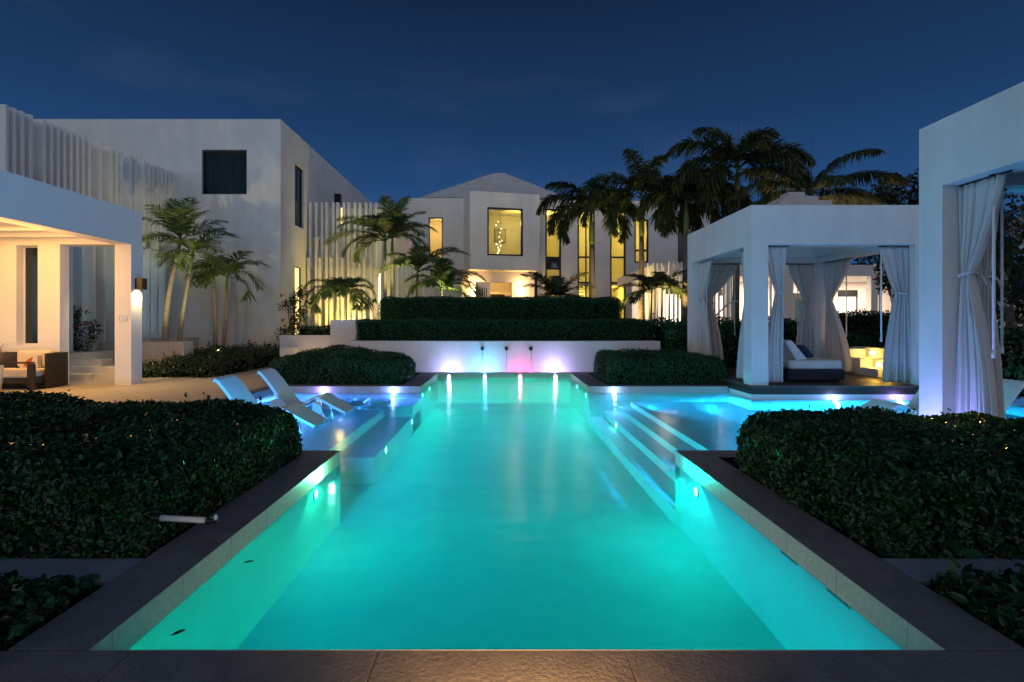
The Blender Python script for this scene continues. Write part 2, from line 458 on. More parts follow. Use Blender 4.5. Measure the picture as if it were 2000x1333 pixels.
# basin: deep floor, walls, shelves and submerged steps
FZ = -.95
mb = MB()
def fl(x0, x1, y0, y1, z): mb.quad((x0, y0, z), (x1, y0, z), (x1, y1, z), (x0, y1, z))
def wx(x, y0, y1, z0, z1, d=1):   # wall in the YZ plane
    p = [(x, y0, z0), (x, y1, z0), (x, y1, z1), (x, y0, z1)]
    mb.quad(*(p if d > 0 else p[::-1]))
def wy(y, x0, x1, z0, z1): mb.quad((x0, y, z0), (x1, y, z0), (x1, y, z1), (x0, y, z1))
T = WZ + .012                       # plaster runs up to just above the waterline
OV = .05                            # the tiled edge overhangs the near walls a little
wx(XL - OV, YN, PY0, FZ, T); wx(XR + OV, YN, PY0, FZ, T, -1)
wy(PY0 - .001, XL - OV, XL, FZ, T); wy(PY0 - .001, XR, XR + OV, FZ, T)
wy(YN, XL - OV, XR + OV, FZ, T); wy(YF - .004, XL, XR, FZ, T)
wx(XL, PY1, YF, FZ, T); wx(XR, PY1, YF, FZ, T, -1)
# left wing: pit beside the ledge, ledge at -.45, upper shelf at -.30
LX, LY, LZ, SZ = -2.66, 8.5, -.54, -.37
wx(LX, PY0, LY, FZ, SZ); wy(LY, LX, XL, FZ, LZ); wy(PY0, LX, XL, FZ, T)
fl(LX, XL, LY, PY1, LZ); wx(XL, LY, PY1, FZ, LZ)
wx(LX, LY, 12.15, LZ, SZ)
fl(PXL, LX, PY0, 12.15, SZ)
wx(PXL, PY0, PY1, SZ, T); wy(PY0, PXL, LX, SZ, T)
fl(PXL, XL, 12.15, PY1, -.30); wy(12.15, PXL, LX, SZ, -.30); wy(12.15, LX, XL, LZ, -.30); wx(XL, 12.15, PY1, FZ, -.30)
wy(PY1, PXL, XL, -.30, T)
# right wing: four risers down into the basin
steps = ((XR, 2.56, -.76), (2.56, 2.90, -.62), (2.90, 3.22, -.50))
lastz = FZ
for x0, x1, z in steps:
    wx(x0, PY0, PY1, lastz, z, -1); fl(x0, x1, PY0, PY1, z); lastz = z
wx(3.22, PY0, PY1, lastz, -.39, -1)
fl(3.22, DKX, PY0, PY1, -.39); fl(DKX, PXR, 7.5, DKY, -.39)
wy(PY1, XR, DKX, FZ, T); wx(DKX, DKY, PY1, -.39, T, -1); wy(DKY, DKX, PXR, -.39, T)
wx(PXR, 7.5, DKY, -.39, T, -1); wy(PY0, XR, DKX, FZ, T); wx(DKX, PY0, 7.5, -.39, T, -1); wy(7.5, DKX, PXR, -.39, T)
basin = mb.build('basin', 'plaster', pool, xf=LP)
mb = MB()
fl(XL - OV, XR + OV, YN, PY0, FZ); fl(LX, XR, PY0, LY, FZ); fl(XL, XR, LY, YF, FZ)
mb.build('basin_floor', 'floor_plaster', pool, xf=LP)

# small low slabs seen under the water of the left shelf
for x0, x1 in ((PX(672, 12.9), PX(690, 12.9)), (PX(702, 12.9), PX(718, 12.9)), (PX(732, 12.9), PX(764, 12.9))):
    b = MB(); b.box(x0, x1, 12.5, 13.1, -.299, -.24)
    b.build('step_block', 'plaster', pool, xf=LP)

# vertical tile band above the water and the dark coping stones
TB = WZ - .006
def tileband(pts):
    t = MB()
    for (x0, y0), (x1, y1) in zip(pts[:-1], pts[1:]):
        t.quad((x0, y0, TB), (x1, y1, TB), (x1, y1, -.001), (x0, y0, -.001))
    return t
e2 = .003
t = tileband([(-2.6, PY0 + e2), (XL + e2, PY0 + e2), (XL + e2, YN + e2), (XR - e2, YN + e2), (XR - e2, PY0 + e2), (2.6, PY0 + e2)])
t.build('edge_tile', 'tile', pool, xf=LP)
t = tileband([(PXL, PY1 - e2), (XL + e2, PY1 - e2), (XL + e2, YF), ])
t.build('edge_tile', 'tile', pool, xf=LP)
t = tileband([(XR - e2, YF), (XR - e2, PY1 - e2), (DKX, PY1 - e2)])
t.build('edge_tile', 'tile', pool, xf=LP)
def coping(rects, name='coping'):
    c = MB()
    for x0, x1, y0, y1 in rects:
        # split in stone lengths with fine joints
        along_x = (x1 - x0) > (y1 - y0)
        L = (x1 - x0) if along_x else (y1 - y0)
        n = max(1, round(L / 1.25)); g = .0014
        for i in range(n):
            if along_x: c.box(x0 + L * i / n + g, x0 + L * (i + 1) / n - g, y0, y1, -.014, 0)
            else: c.box(x0, x1, y0 + L * i / n + g, y0 + L * (i + 1) / n - g, -.014, 0)
    return c.build(name, 'stone', pool, bevel=.004, xf=LP)
coping([(-2.42, XL, 2.63, PY0)]); coping([(XR, 2.57, 2.63, PY0)])
coping([(-4.2, 4.2, 1.35, 2.621)])
coping([(-4.5, -2.425, 6.42, PY0)]); coping([(2.575, 5.5, 6.42, PY0)])
coping([(PXL, -2.55, PY1, 13.82), (-2.546, XL, PY1, 17.0)])
coping([(2.72, DKX, PY1, 13.82), (XR, 2.716, PY1, 17.0)])
coping([(-5.9, -5.604, 6.8, 13.82)])
s = MB(); s.box(-4.2, 4.2, 1.35, 2.61, -.3, -.015)
s.box(-2.40, XL - .006, 2.63, PY0 - .006, -.160, -.015); s.box(XR + .006, 2.55, 2.63, PY0 - .006, -.160, -.015)
s.build('coping_bed', 'stone', pool, xf=LP)
# back weir
wr = MB(); wr.box(-2.55, 2.72, YF, 17.1, -.95, -.004)
wr.build('weir', 'tile', pool, xf=LP, bevel=.004)
# skimmer mouths at the right waterline
for y in (4.03, 3.42):
    k = frame_mb(y, y + .24, XR + OV - .012, XR + OV - .003, -.225, -.175, .010, swap=True)
    k.box(XR + OV - .008, XR + OV - .0045, y + .01, y + .23, -.215, -.185, 1)
    k.build('skimmer', ['tile', 'metal_dark'], pool, xf=LP)

# pool lamps -------------------------------------------------------------------
def pool_light(p, n, color, power, spot=180, lens=30, tgt=None, soft=.06, off=.08, fall='Linear', tilt=.10, blend=.03, mesh=True):
    p = Vector(p); n = Vector(n)
    mb = MB()
    a = Vector((0, 0, 1)); u = n.cross(a).normalized() if abs(n.z) < .9 else Vector((1, 0, 0)); v = n.cross(u)
    r0, r1 = .05, .068
    K = 18
    ring = lambda r, d: [tuple(p + n * d + (u * math.cos(2 * math.pi * k / K) + v * math.sin(2 * math.pi * k / K)) * r) for k in range(K)]
    vs = ring(r1, 0.001) + ring(r1, .02) + ring(r0, .02)
    fs = []
    for j in range(2):
        for k in range(K): fs.append((j * K + k, j * K + (k + 1) % K, (j + 1) * K + (k + 1) % K, (j + 1) * K + k))
    mb.add(vs, fs, 0)
    mb.add(ring(r0, .017), [tuple(range(K))], 1)
    key = 'lens_%02d%02d%02d_%d' % (color[0] * 99, color[1] * 99, color[2] * 99, lens)
    if key not in M:
        c = [.35 + .65 * x for x in color]
        M[key] = emit('lit_lens', c, lens)
    if mesh: mb.build('pool_light', ['white_metal', key], pool, xf=LP)
    if power:
        q = p + n * off
        lamp('pool_lamp', 'SPOT', q, color, power, soft, target=tgt or (q + n * tilt - Vector((0, 0, 1))), spot=spot, blend=blend, falloff=fall)
TEAL = (.02, 1, .62); CYAN = (0, .80, .82); GRN = (.02, 1, .62); VIO = (.36, .25, 1); BLU = (.04, .44, 1); LAV = (.55, .5, 1)
SH = dict(fall='Constant', tilt=.04, soft=.02, off=.05)
SH = dict(tilt=.04, soft=.03, off=.06)
pool_light((XL - OV, 5.95, -.30), (1, 0, 0), CYAN, 36, tilt=.06, fall='Constant')
lamp('waterline_lamp', 'POINT', (XL + .14, 5.95, -.10), (.2, 1, .5), 22, .025)
lamp('waterline_lamp', 'POINT', (XR - .14, 6.1, -.10), (0, .9, .72), 30, .025)
pool_light((XR + OV, 6.1, -.32), (-1, 0, 0), GRN, 42, tilt=.06, fall='Constant')
pool_light((XL, 9.3, -.61), (1, 0, 0), CYAN, 38, fall='Constant')
pool_light((XL, 12.0, -.62), (1, 0, 0), CYAN, 38, fall='Constant')
pool_light((XL, 14.9, -.24), (1, 0, 0), TEAL, 95)
pool_light((XL, 13.6, -.24), (1, 0, 0), TEAL, 50)
pool_light((XR, 15.4, -.24), (-1, 0, 0), TEAL, 95)
pool_light((XR, 13.75, -.26), (-1, 0, 0), TEAL, 60)
pool_light((2.56, 11.95, -.69), (-1, 0, 0), CYAN, 30, lens=60)
pool_light((-2.7, PY1, -.19), (0, -1, 0), VIO, 330, **SH)
pool_light((-4.45, PY1, -.19), (0, -1, 0), VIO, 360, **SH)
pool_light((2.8, PY1, -.19), (0, -1, 0), LAV, 110, **SH)
pool_light((7.55, DKY, -.19), (0, -1, 0), BLU, 120, **SH)
def shelf_light(x, y, ny, c, p, az, mesh=True):   # aimed low and away from the deep basin
    a = R(az)
    pool_light((x, y, -.225), (0, ny, 0), c, p, fall='Constant', soft=.03, spot=154, blend=.03, mesh=mesh, tgt=(x + .268 * math.sin(a), y + .06 * ny + .268 * math.cos(a), -1.225))
LVB = (.20, .36, 1)
shelf_light(-2.8, PY0, 1, (.34, .26, 1), 24, -35)
for x, az in ((-3.3, -25), (-4.3, -50), (-4.9, -10)): shelf_light(x, PY0, 1, LVB, 260, az)
for x, az in ((-3.1, 215), (-5.1, 190)): shelf_light(x, PY1, -1, (.34, .30, 1), 330, az, False)  # extra lamps without fixtures, added to brighten the left shelf
for x, az in ((3.4, 50), (4.2, 30), (5.0, 20)): shelf_light(x, PY0, 1, BLU, 360, az)
for x, az in ((3.7, 130), (5.2, 150)): shelf_light(x, PY1, -1, BLU, 330, az, False)  # no fixtures here, lamps added to even out the right shelf
for x, az in ((6.4, 150), (8.3, 180)): shelf_light(x, DKY, -1, (.10, .40, 1), 330, az, False)  # added along the deck wall for brightness, also without fixtures
for x, az in ((6.0, 60), (7.4, 30), (9.0, 0)): shelf_light(x, 7.55, 1, BLU, 300, az)
# upper halves wash the coping; two unseen near-wall lamps added to brighten loungers, shelf
for x, y, c, p in ((-2.7, PY1 - .12, (.25, .35, 1), 16), (-4.45, PY1 - .12, VIO, 16), (2.8, PY1 - .12, (.3, .5, 1), 10), (7.55, DKY - .12, (.3, .4, 1), 10), (9.0, DKY - .12, VIO, 12), (-3.2, PY0 + .14, (.0, .40, 1), 640), (4.4, PY0 + .14, BLU, 45)):
    lamp('waterline_lamp', 'POINT', (x, y, -.09), c, p * .8, .04)
pool_light((9.0, DKY, -.19), (0, -1, 0), VIO, 0)
pool_light((5.35, PY0, -.10), (0, 1, 0), VIO, 0)
lamp('post_lamp', 'POINT', (5.30, 6.95, -.08), VIO, 60, .08)
# fountain lamps along the weir, part above the waterline
for x, c, pw in ((PX(877, 16.98), (.56, .46, 1), 30), (PX(947, 16.98), (.12, .52, 1), 46), (PX(1016, 16.98), (1, .10, .30), 17), (PX(1085, 16.98), (.56, .42, 1), 34)):
    pool_light((x, YF, -.115), (0, -1, 0), c, 9, lens=15, tilt=.0)
    lamp('trough_lamp', 'POINT', (x, 17.22, -.02), c, pw * 1.45, .05)

# ------------------------------------------------------------------ foliage generators
def rounded_surface(bx, r, n):
    x0, x1, y0, y1, z0, z1 = bx
    d = np.array([x1 - x0, y1 - y0, z1 - z0])
    areas = np.array([d[0] * d[1], d[0] * d[2], d[0] * d[2], d[1] * d[2], d[1] * d[2]])
    face = rng.choice(5, n, p=areas / areas.sum())
    u = rng.random((n, 3)) * d + np.array([x0, y0, z0])
    u[face == 0, 2] = z1; u[face == 1, 1] = y0; u[face == 2, 1] = y1; u[face == 3, 0] = x0; u[face == 4, 0] = x1
    return u

def round_pts(u, bx, r, inset=0):
    x0, x1, y0, y1, z0, z1 = bx
    lo = np.array([x0 + r, y0 + r, z0]); hi = np.array([x1 - r, y1 - r, z1 - r])
    q = np.clip(u, lo, np.maximum(hi, lo))
    dd = u - q
    L = np.linalg.norm(dd, axis=1, keepdims=True)
    nrm = dd / np.maximum(L, 1e-6)
    p = q + nrm * (r - inset)
    return p, nrm

def lump(p, amp, f=2.6, ph=0):
    return amp * (np.sin(p[:, 0] * f + ph) * np.cos(p[:, 1] * f * 1.13 + ph * 1.7) + .6 * np.sin(p[:, 0] * f * 2.3 + p[:, 2] * f * 2.9 + ph) + .5 * np.cos(p[:, 1] * f * 2.6 - p[:, 2] * f * 2.2))

def leaves_arrays(p, nrm, L, W, tilt=.9, up=.35, fold=True):
    n = len(p)
    nn = nrm + rng.normal(0, tilt * .6, (n, 3)); nn /= np.linalg.norm(nn, axis=1, keepdims=True)
    t = rng.normal(0, 1, (n, 3)) + nrm * .5 + np.array([0, 0, up])
    t -= (t * nn).sum(1, keepdims=True) * nn
    t /= np.maximum(np.linalg.norm(t, axis=1, keepdims=True), 1e-6)
    b = np.cross(nn, t)
    s = rng.uniform(.45, 1.35, (n, 1))
    L = L * s; W = W * s * rng.uniform(.85, 1.15, (n, 1))
    if fold:   # six-point leaf, creased on the midrib and bent back
        v = np.stack([p, p + t * L * .32 + b * W * .5 + nn * W * .16, p + t * L * .72 + b * W * .38 + nn * W * .05,
                      p + t * L - nn * L * .16, p + t * L * .72 - b * W * .38 + nn * W * .05, p + t * L * .32 - b * W * .5 + nn * W * .16], 1)
        f = np.array([[0, 1, 2, 3], [0, 3, 4, 5]])
        k = 6
    else:
        v = np.stack([p, p + t * L * .45 + b * W * .5, p + t * L, p + t * L * .45 - b * W * .5], 1)
        f = np.array([[0, 1, 2, 3]]); k = 4
    faces = (np.arange(n)[:, None, None] * k + f[None]).reshape(-1, 4)
    return v.reshape(-1, 3), faces

def np_mesh(name, chunks, mats, parent=None, smooth=False, xf=None):
    """chunks: list of (verts, quads, material index)"""
    off = 0; V = []; Fc = []; MI = []
    for v, f, mi in chunks:
        v = np.asarray(v, float); f = np.asarray(f, int)
        V.append(v); Fc.append(f + off); MI.append(np.full(len(f), mi)); off += len(v)
    V = np.concatenate(V); Fc = np.concatenate(Fc); MI = np.concatenate(MI)
    if xf is not None: V = V - np.array(xf)
    me = bpy.data.meshes.new(name)
    me.vertices.add(len(V)); me.vertices.foreach_set('co', V.ravel())
    me.loops.add(len(Fc) * 4); me.loops.foreach_set('vertex_index', Fc.ravel())
    me.polygons.add(len(Fc)); me.polygons.foreach_set('loop_start', np.arange(len(Fc)) * 4)
    me.polygons.foreach_set('loop_total', np.full(len(Fc), 4))
    for m in mats: me.materials.append(M[m] if isinstance(m, str) else m)
    me.polygons.foreach_set('material_index', MI)
    me.update(calc_edges=True); me.validate()
    o = bpy.data.objects.new(name, me); COL.objects.link(o)
    if parent: o.parent = parent
    return o

def core_grid(bx, r, inset, step):
    x0, x1, y0, y1, z0, z1 = bx
    V = []; Q = []; off = 0
    def grid(f, na, nb):
        nonlocal off
        a, b = np.meshgrid(np.linspace(0, 1, na + 1), np.linspace(0, 1, nb + 1), indexing='ij')
        V.append(f(a.ravel(), b.ravel()))
        i = np.arange(na)[:, None] * (nb + 1) + np.arange(nb)[None]
        i = i.ravel()
        Q.append(np.stack([i, i + nb + 1, i + nb + 2, i + 1], 1) + off); off += (na + 1) * (nb + 1)
    nx = max(4, int((x1 - x0) / step)); ny = max(4, int((y1 - y0) / step)); nz = max(4, int((z1 - z0) / step))
    X = lambda a: x0 + (x1 - x0) * a; Yf = lambda a: y0 + (y1 - y0) * a; Z = lambda a: z0 + (z1 - z0) * a
    k = np.ones_like
    grid(lambda a, b: np.stack([X(a), Yf(b), k(a) * z1], 1), nx, ny)
    grid(lambda a, b: np.stack([X(a), k(a) * y0, Z(b)], 1), nx, nz)
    grid(lambda a, b: np.stack([X(a), k(a) * y1, Z(b)], 1), nx, nz)
    grid(lambda a, b: np.stack([k(a) * x0, Yf(a), Z(b)], 1), ny, nz)
    grid(lambda a, b: np.stack([k(a) * x1, Yf(a), Z(b)], 1), ny, nz)
    u = np.concatenate(V); q = np.concatenate(Q)
    p, n = round_pts(u, bx, r, inset)
    return p, n, q

def hedge(name, label, cat, bx, r, dens, L, W, mat='hedge', amp=.03, warp=None, fold=True, tilt=.9, kind=None, depth=.05, group=None, inset=.05, up=.35):
    x0, x1, y0, y1, z0, z1 = bx
    area = (x1 - x0) * (y1 - y0) + 2 * (z1 - z0) * (x1 - x0 + y1 - y0)
    n = int(area * dens)
    u = rounded_surface(bx, r, n)
    p, nn = round_pts(u, bx, r)
    ph = rng.random() * 6
    p = p + nn * (lump(p, amp, ph=ph)[:, None] + rng.uniform(-depth, depth * .35, (n, 1)))
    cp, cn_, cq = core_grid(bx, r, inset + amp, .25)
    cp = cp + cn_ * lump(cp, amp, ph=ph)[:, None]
    if warp: p = warp(p); cp = warp(cp)
    # stray shoots left by the clippers
    k = max(10, int(area * 5))
    ii = rng.integers(0, n, k)
    ii = ii[nn[ii, 2] > .3] if (nn[ii, 2] > .3).any() else ii
    h = rng.uniform(.2, 1.0, (len(ii), 1)) * L * 2.6
    sp = []; sn = []
    for q in range(7):
        d = nn[ii] * .5 + np.array([0, 0, .8])
        sp.append(p[ii] + d * h * (q / 6.0) + rng.normal(0, L * .12, (len(ii), 3))); sn.append(nn[ii] * .4 + rng.normal(0, .7, (len(ii), 3)))
    p = np.concatenate([p] + sp); nn = np.concatenate([nn] + [x_ / np.linalg.norm(x_, axis=1, keepdims=True) for x_ in sn])
    v, f = leaves_arrays(p, nn, L, W, tilt, up, fold)
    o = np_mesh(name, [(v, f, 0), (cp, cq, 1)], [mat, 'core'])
    return tag(o, label, cat, group, kind)

# hedges near the camera
def warpL(p):
    p = p.copy(); p[:, 2] *= 1 + .075 * np.clip(-2.45 - p[:, 0], 0, 6); return p
hedge('hedge', 'big clipped dark hedge at left, lit teal by the pool on its rounded end', 'hedge', (-9.6, -2.47, 3.67, 6.72, -.03, .57), .26, 3600, .050, .028, 'hedge', .04, warpL, group='large clipped hedges beside the near coping')
hedge('hedge', 'big clipped dark hedge at right before the near cabana, with orange glints', 'hedge', (2.62, 5.62, 3.67, 6.25, -.03, .56), .28, 3800, .050, .028, 'hedge', .04, group='large clipped hedges beside the near coping')
hedge('low_planting', 'low leafy planting in the near left corner, below the path', 'plants', (-6.2, -2.47, .9, 3.30, -.05, .05), .08, 2600, .06, .034, 'hedge', .02, kind='stuff', depth=.06, inset=.06)
hedge('low_planting', 'low large-leaved planting in the near right corner, below the path', 'plants', (2.62, 6.2, .9, 3.28, -.05, .06), .08, 1700, .09, .042, 'hedge', .02, kind='stuff', depth=.06, inset=.06)
# hedges round the far end of the pool
def warpFL(p):
    p = p.copy(); p[:, 2] *= 1 + .10 * np.sin((p[:, 0] + 6) * 1.3); return p
hedge('hedge', 'rounded box hedge left of the fountain wall, along the back of the pool', 'hedge', (-6.15, -2.62, 13.86, 16.7, -.03, .70), .42, 1900, .042, .025, 'hedge2', .04, warpFL, fold=False, group='rounded hedges flanking the fountain')
hedge('hedge', 'small domed hedge clump in front of the grey planter box, behind the rounded left hedge', 'hedge', (-5.9, -4.2, 17.2, 18.6, -.03, .82), .40, 1700, .042, .025, 'hedge2', .04, fold=False)
def warpFR(p):
    p = p.copy(); p[:, 2] *= 1.02 - .055 * np.clip(p[:, 0] - 4.3, 0, 3) ** 1.6; return p
hedge('hedge', 'rounded box hedge right of the fountain wall, sloping down towards the deck', 'hedge', (2.80, 6.0, 13.86, 16.7, -.03, .74), .42, 1900, .042, .025, 'hedge2', .04, warpFR, fold=False, group='rounded hedges flanking the fountain')
hedge('hedge', 'lower long clipped hedge standing on the white fountain wall', 'hedge', (-4.98, 5.15, 18.15, 19.9, .85, 1.68), .14, 1700, .038, .024, 'hedge2', .025, fold=False, group='stepped clipped hedges over the fountain')
hedge('hedge', 'upper clipped hedge with rounded ends, topmost of the two steps above the fountain', 'hedge', (-4.63, 4.5, 20.0, 21.7, .85, 2.55), .30, 1700, .038, .024, 'hedge2', .025, fold=False, group='stepped clipped hedges over the fountain')

# ground cover bed on the left
def warpGC(p):
    p = p.copy(); p[:, 2] *= 1 + .13 * np.clip(p[:, 1] - 15.5, 0, 6); return p
hedge('ground_cover', 'low mixed green ground cover in front of the slim palms, beside the patio', 'plants', (-10.72, -8.42, 15.5, 21.6, -.05, .36), .2, 420, .085, .05, 'cover', .06, warpGC, fold=False, kind='stuff', depth=.12, inset=.12, up=.8)

hedge('ground_cover', 'low ground cover at the trunks of the slim palms, before the beige ledge', 'plants', (-13.2, -10.12, 18.4, 20.5, -.05, .36), .2, 420, .085, .05, 'cover', .06, warpGC, fold=False, kind='stuff', depth=.12, inset=.12, up=.8)
# hedges behind the middle cabana
hedge('hedge', 'tall loose dark hedge behind the left curtains of the middle cabana', 'hedge', (5.35, 10.2, 17.6, 19.6, -.03, 1.62), .35, 520, .09, .055, 'hedge2', .09, fold=False, depth=.1, inset=.1)
hedge('hedge', 'neat square-topped dark hedge behind the yellow-lit steps', 'hedge', (11.0, 15.6, 18.0, 20.0, -.03, 1.9), .3, 480, .07, .045, 'hedge2', .05, fold=False, inset=.08)
hedge('hedge', 'low dark hedge between the steps and the square-topped hedge', 'hedge', (9.9, 13.5, 17.0, 17.9, .2, 1.25), .3, 520, .08, .05, 'hedge2', .07, fold=False, inset=.08)
hedge('hedge', 'leafy yellow-green hedge beyond the right loungers, seen past the near cabana curtain', 'hedge', (11.2, 13.2, 8.0, 13.0, -.03, 1.35), .3, 420, .10, .06, 'cover', .08, fold=False, inset=.1)

# leaf clouds: clumps of leaves spread through an uneven volume
def leafcloud(name, clumps, n, L, W, mat, parent=None, xf=None, squash=1, extra=None, mats=None):
    ps = []; ns = []
    tot = sum(c[3] ** 2 for c in clumps)
    for cx, cy, cz, r in clumps:
        k = max(6, int(n * r * r / tot))
        d = rng.normal(0, 1, (k, 3)); d /= np.linalg.norm(d, axis=1, keepdims=True)
        rr = r * rng.uniform(.25, 1.05, (k, 1)) ** .6
        q = d * rr; q[:, 2] *= squash
        ps.append(q + np.array([cx, cy, cz])); ns.append(d)
    p = np.concatenate(ps); d = np.concatenate(ns)
    v, f = leaves_arrays(p, d, L, W, 1.0, .2, False)
    ch = [(v, f, 0)]
    if extra:
        ex, m = extra
        ch.append((ex[0], ex[1], 1))
    return np_mesh(name, ch, mats or [mat], parent, xf=xf)

def rnd_clumps(cx, cy, cz, rx, ry, rz, n, r0, r1):
    out = []
    while len(out) < n:
        a = rng.uniform(-1, 1, 3)
        if (a ** 2).sum() > 1: continue
        out.append((cx + a[0] * rx, cy + a[1] * ry, cz + a[2] * rz, rng.uniform(r0, r1)))
    return out

# ------------------------------------------------------------------ palms
def frond(V, Fq, base, az, el, length, droop, nl, ll, lw, plume=False, side=0.0, tw=.006, hang=.35):
    base = Vector(base)
    N = 14
    pts = [base]; p = base.copy()
    azv = Vector((math.cos(az), math.sin(az), 0))
    lat = Vector((-math.sin(az), math.cos(az), 0))
    for i in range(N):
        t = (i + .5) / N
        ee = el - droop * (t ** 1.25)
        d = azv * math.cos(ee) + Vector((0, 0, math.sin(ee))) + lat * side * t
        p = p + d.normalized() * (length / N)
        pts.append(p.copy())
    # rachis as a thin three-sided rod of quads
    for i in range(N):
        a, b = pts[i], pts[i + 1]
        r0 = tw * 2.6 * (1 - i / N) + tw * .5; r1 = tw * 2.6 * (1 - (i + 1) / N) + tw * .5
        t = (b - a).normalized(); u = t.cross(Vector((0, 0, 1)))
        u = u.normalized() if u.length > 1e-3 else lat
        w_ = t.cross(u)
        o = len(V)
        for c, r in ((a, r0), (b, r1)):
            for k in range(3):
                an = 2 * math.pi * k / 3
                V.append(tuple(c + (u * math.cos(an) + w_ * math.sin(an)) * r))
        for k in range(3): Fq.append((o + k, o + (k + 1) % 3, o + 3 + (k + 1) % 3, o + 3 + k))
    for j in range(nl):
        t = .13 + .87 * (j + random.random() * .5) / nl
        x = min(t * N, N - 1e-3); i = int(x); fr = x - i
        c = pts[i].lerp(pts[i + 1], fr)
        tg = (pts[i + 1] - pts[i]).normalized()
        u = tg.cross(Vector((0, 0, 1))); u = u.normalized() if u.length > 1e-3 else lat
        up = u.cross(tg)
        prof = max(.12, math.sin(math.pi * min(1, .12 + .84 * t)) ** .75)
        for sgn in (-1, 1):
            if plume: an = random.uniform(-1.0, 1.15)
            else: an = random.uniform(.05, .45)
            fwd = .55 + .5 * t + random.uniform(-.12, .12)
            d = (u * sgn * math.cos(an) + up * math.sin(an)) * 1.0 + tg * fwd
            d.normalize()
            Lf = ll * prof * random.uniform(.85, 1.1)
            m = c + d * Lf * .5 - Vector((0, 0, 1)) * Lf * hang * .14
            e_ = c + d * Lf * .95 - Vector((0, 0, 1)) * Lf * hang * (.6 + random.random() * .4)
            wv = d.cross(up if not plume else Vector((random.random() - .5, random.random() - .5, random.random())))
            wv = wv.normalized() * lw * .5 if wv.length > 1e-3 else tg * lw * .5
            o = len(V)
            V += [tuple(c - wv * .5), tuple(c + wv * .5), tuple(m + wv), tuple(m - wv), tuple(e_ + wv * .15), tuple(e_ - wv * .15)]
            Fq.append((o, o + 1, o + 2, o + 3)); Fq.append((o + 3, o + 2, o + 4, o + 5))

def palm(name, label, base, top, fr, rt=.09, mat='palm', tmat='trunk_pale', shaft=.7, bow=(0, 0), group=None, nl=46, ll=.5, lw=.035, plume=False, flen=1.7, droop=1.5, seed=0, spear=True, hang=.35, sradius=None):
    """fr: list of (azimuth deg, elevation deg, length factor, droop factor)"""
    random.seed(seed)
    base = Vector(base); top = Vector(top)
    root = thing(name, label, 'palm tree', tuple(base), group)
    X = loc(root)
    n = 14
    pts = []; rad = []
    for i in range(n + 1):
        t = i / n
        q = base.lerp(top, t) + Vector((bow[0], bow[1], 0)) * math.sin(math.pi * t)
        pts.append(q)
        rad.append(rt * (1.02 - .38 * t + .28 * max(0, .14 - t) / .14) * (1 + .03 * (i % 2)))
    MB().tube(pts, rad, 12).build('trunk', tmat, root, smooth=True, xf=X)
    d = (pts[-1] - pts[-2]).normalized()
    s0 = pts[-1] - d * .02; s1 = s0 + d * shaft
    sr = sradius or rt * .85
    if shaft > .05:
        MB().tube([s0, s0.lerp(s1, .15), s0.lerp(s1, .5), s1], [rt * .64, sr * .86, sr * .78, sr * .4], 10).build('crownshaft', 'crownshaft', root, smooth=True, xf=X)
    V = []; Fq = []
    for az, el, lf, df in fr:
        b = s1 - d * random.uniform(0, .12)
        frond(V, Fq, b, R(az), R(el), flen * lf, droop * df, nl, ll * (.75 + .25 * lf), lw, plume, random.uniform(-.18, .18), hang=hang, tw=.006 + .004 * (flen > 1.8))
    if spear:
        o = len(V); h = flen * .85
        for k in range(4):
            an = k * math.pi / 2
            V.append((s1.x + .018 * math.cos(an), s1.y + .018 * math.sin(an), s1.z - .1))
        for k in range(4):
            an = k * math.pi / 2
            V.append((s1.x + .05 + .004 * math.cos(an), s1.y + .004 * math.sin(an), s1.z + h))
        for k in range(4): Fq.append((o + k, o + (k + 1) % 4, o + 4 + (k + 1) % 4, o + 4 + k))
    np_mesh('crown', [(np.array(V), np.array(Fq), 0)], [mat], root, xf=tuple(base))
    return root

def fan(n, els, lf=(.85, 1.1), df=(.85, 1.15), start=0, seed=1, wind=0):
    r = random.Random(seed)
    out = []
    for i in range(n):
        az = start + 360 * i / n + r.uniform(-14, 14)
        el = els[i % len(els)] + r.uniform(-8, 8)
        if wind: az += wind * math.sin(R(az)) 
        out.append((az, el, r.uniform(*lf), r.uniform(*df)))
    return out

def at(px, py, Y): return (PX(px, Y), Y, PZ(py, Y))

# slim pairs in front of the left block
GS = 'slim palms in the left planting bed'
palm('palm_tree', 'tallest slim palm of the left bed, windblown upright pale crown', (PX(325, 18.4), 18.4, .1), at(343, 512, 18.4), [(95, 78, 1.1, .5), (60, 72, .9, .8), (160, 62, 1.0, .9), (190, 45, .95, .8), (175, 25, .9, .9), (20, 48, 1.0, .8), (5, 30, 1.1, .9), (250, 60, .9, .8), (300, 55, 1, .8), (140, 80, 1.0, .4), (215, 20, .7, 1)], rt=.105, bow=(-.16, 0), shaft=.85, group=GS, ll=.74, flen=1.62, droop=1.0, seed=11, lw=.046, nl=30)
palm('palm_tree', 'slim palm leaning right beside the tallest palm of the left bed', (PX(344, 18.7), 18.7, .1), at(370, 535, 18.7), [(0, 58, 1.2, 1.0), (25, 75, 1.0, .8), (200, 60, .8, 1), (170, 35, .9, 1), (330, 35, 1.0, 1.0), (60, 65, .9, 1), (280, 45, .9, 1), (345, 15, .9, 1.1), (150, 10, .7, 1), (240, 15, .8, 1)], rt=.08, bow=(-.02, 0), shaft=.75, group=GS, ll=.74, flen=1.5, droop=1.4, seed=12, lw=.042, nl=32)
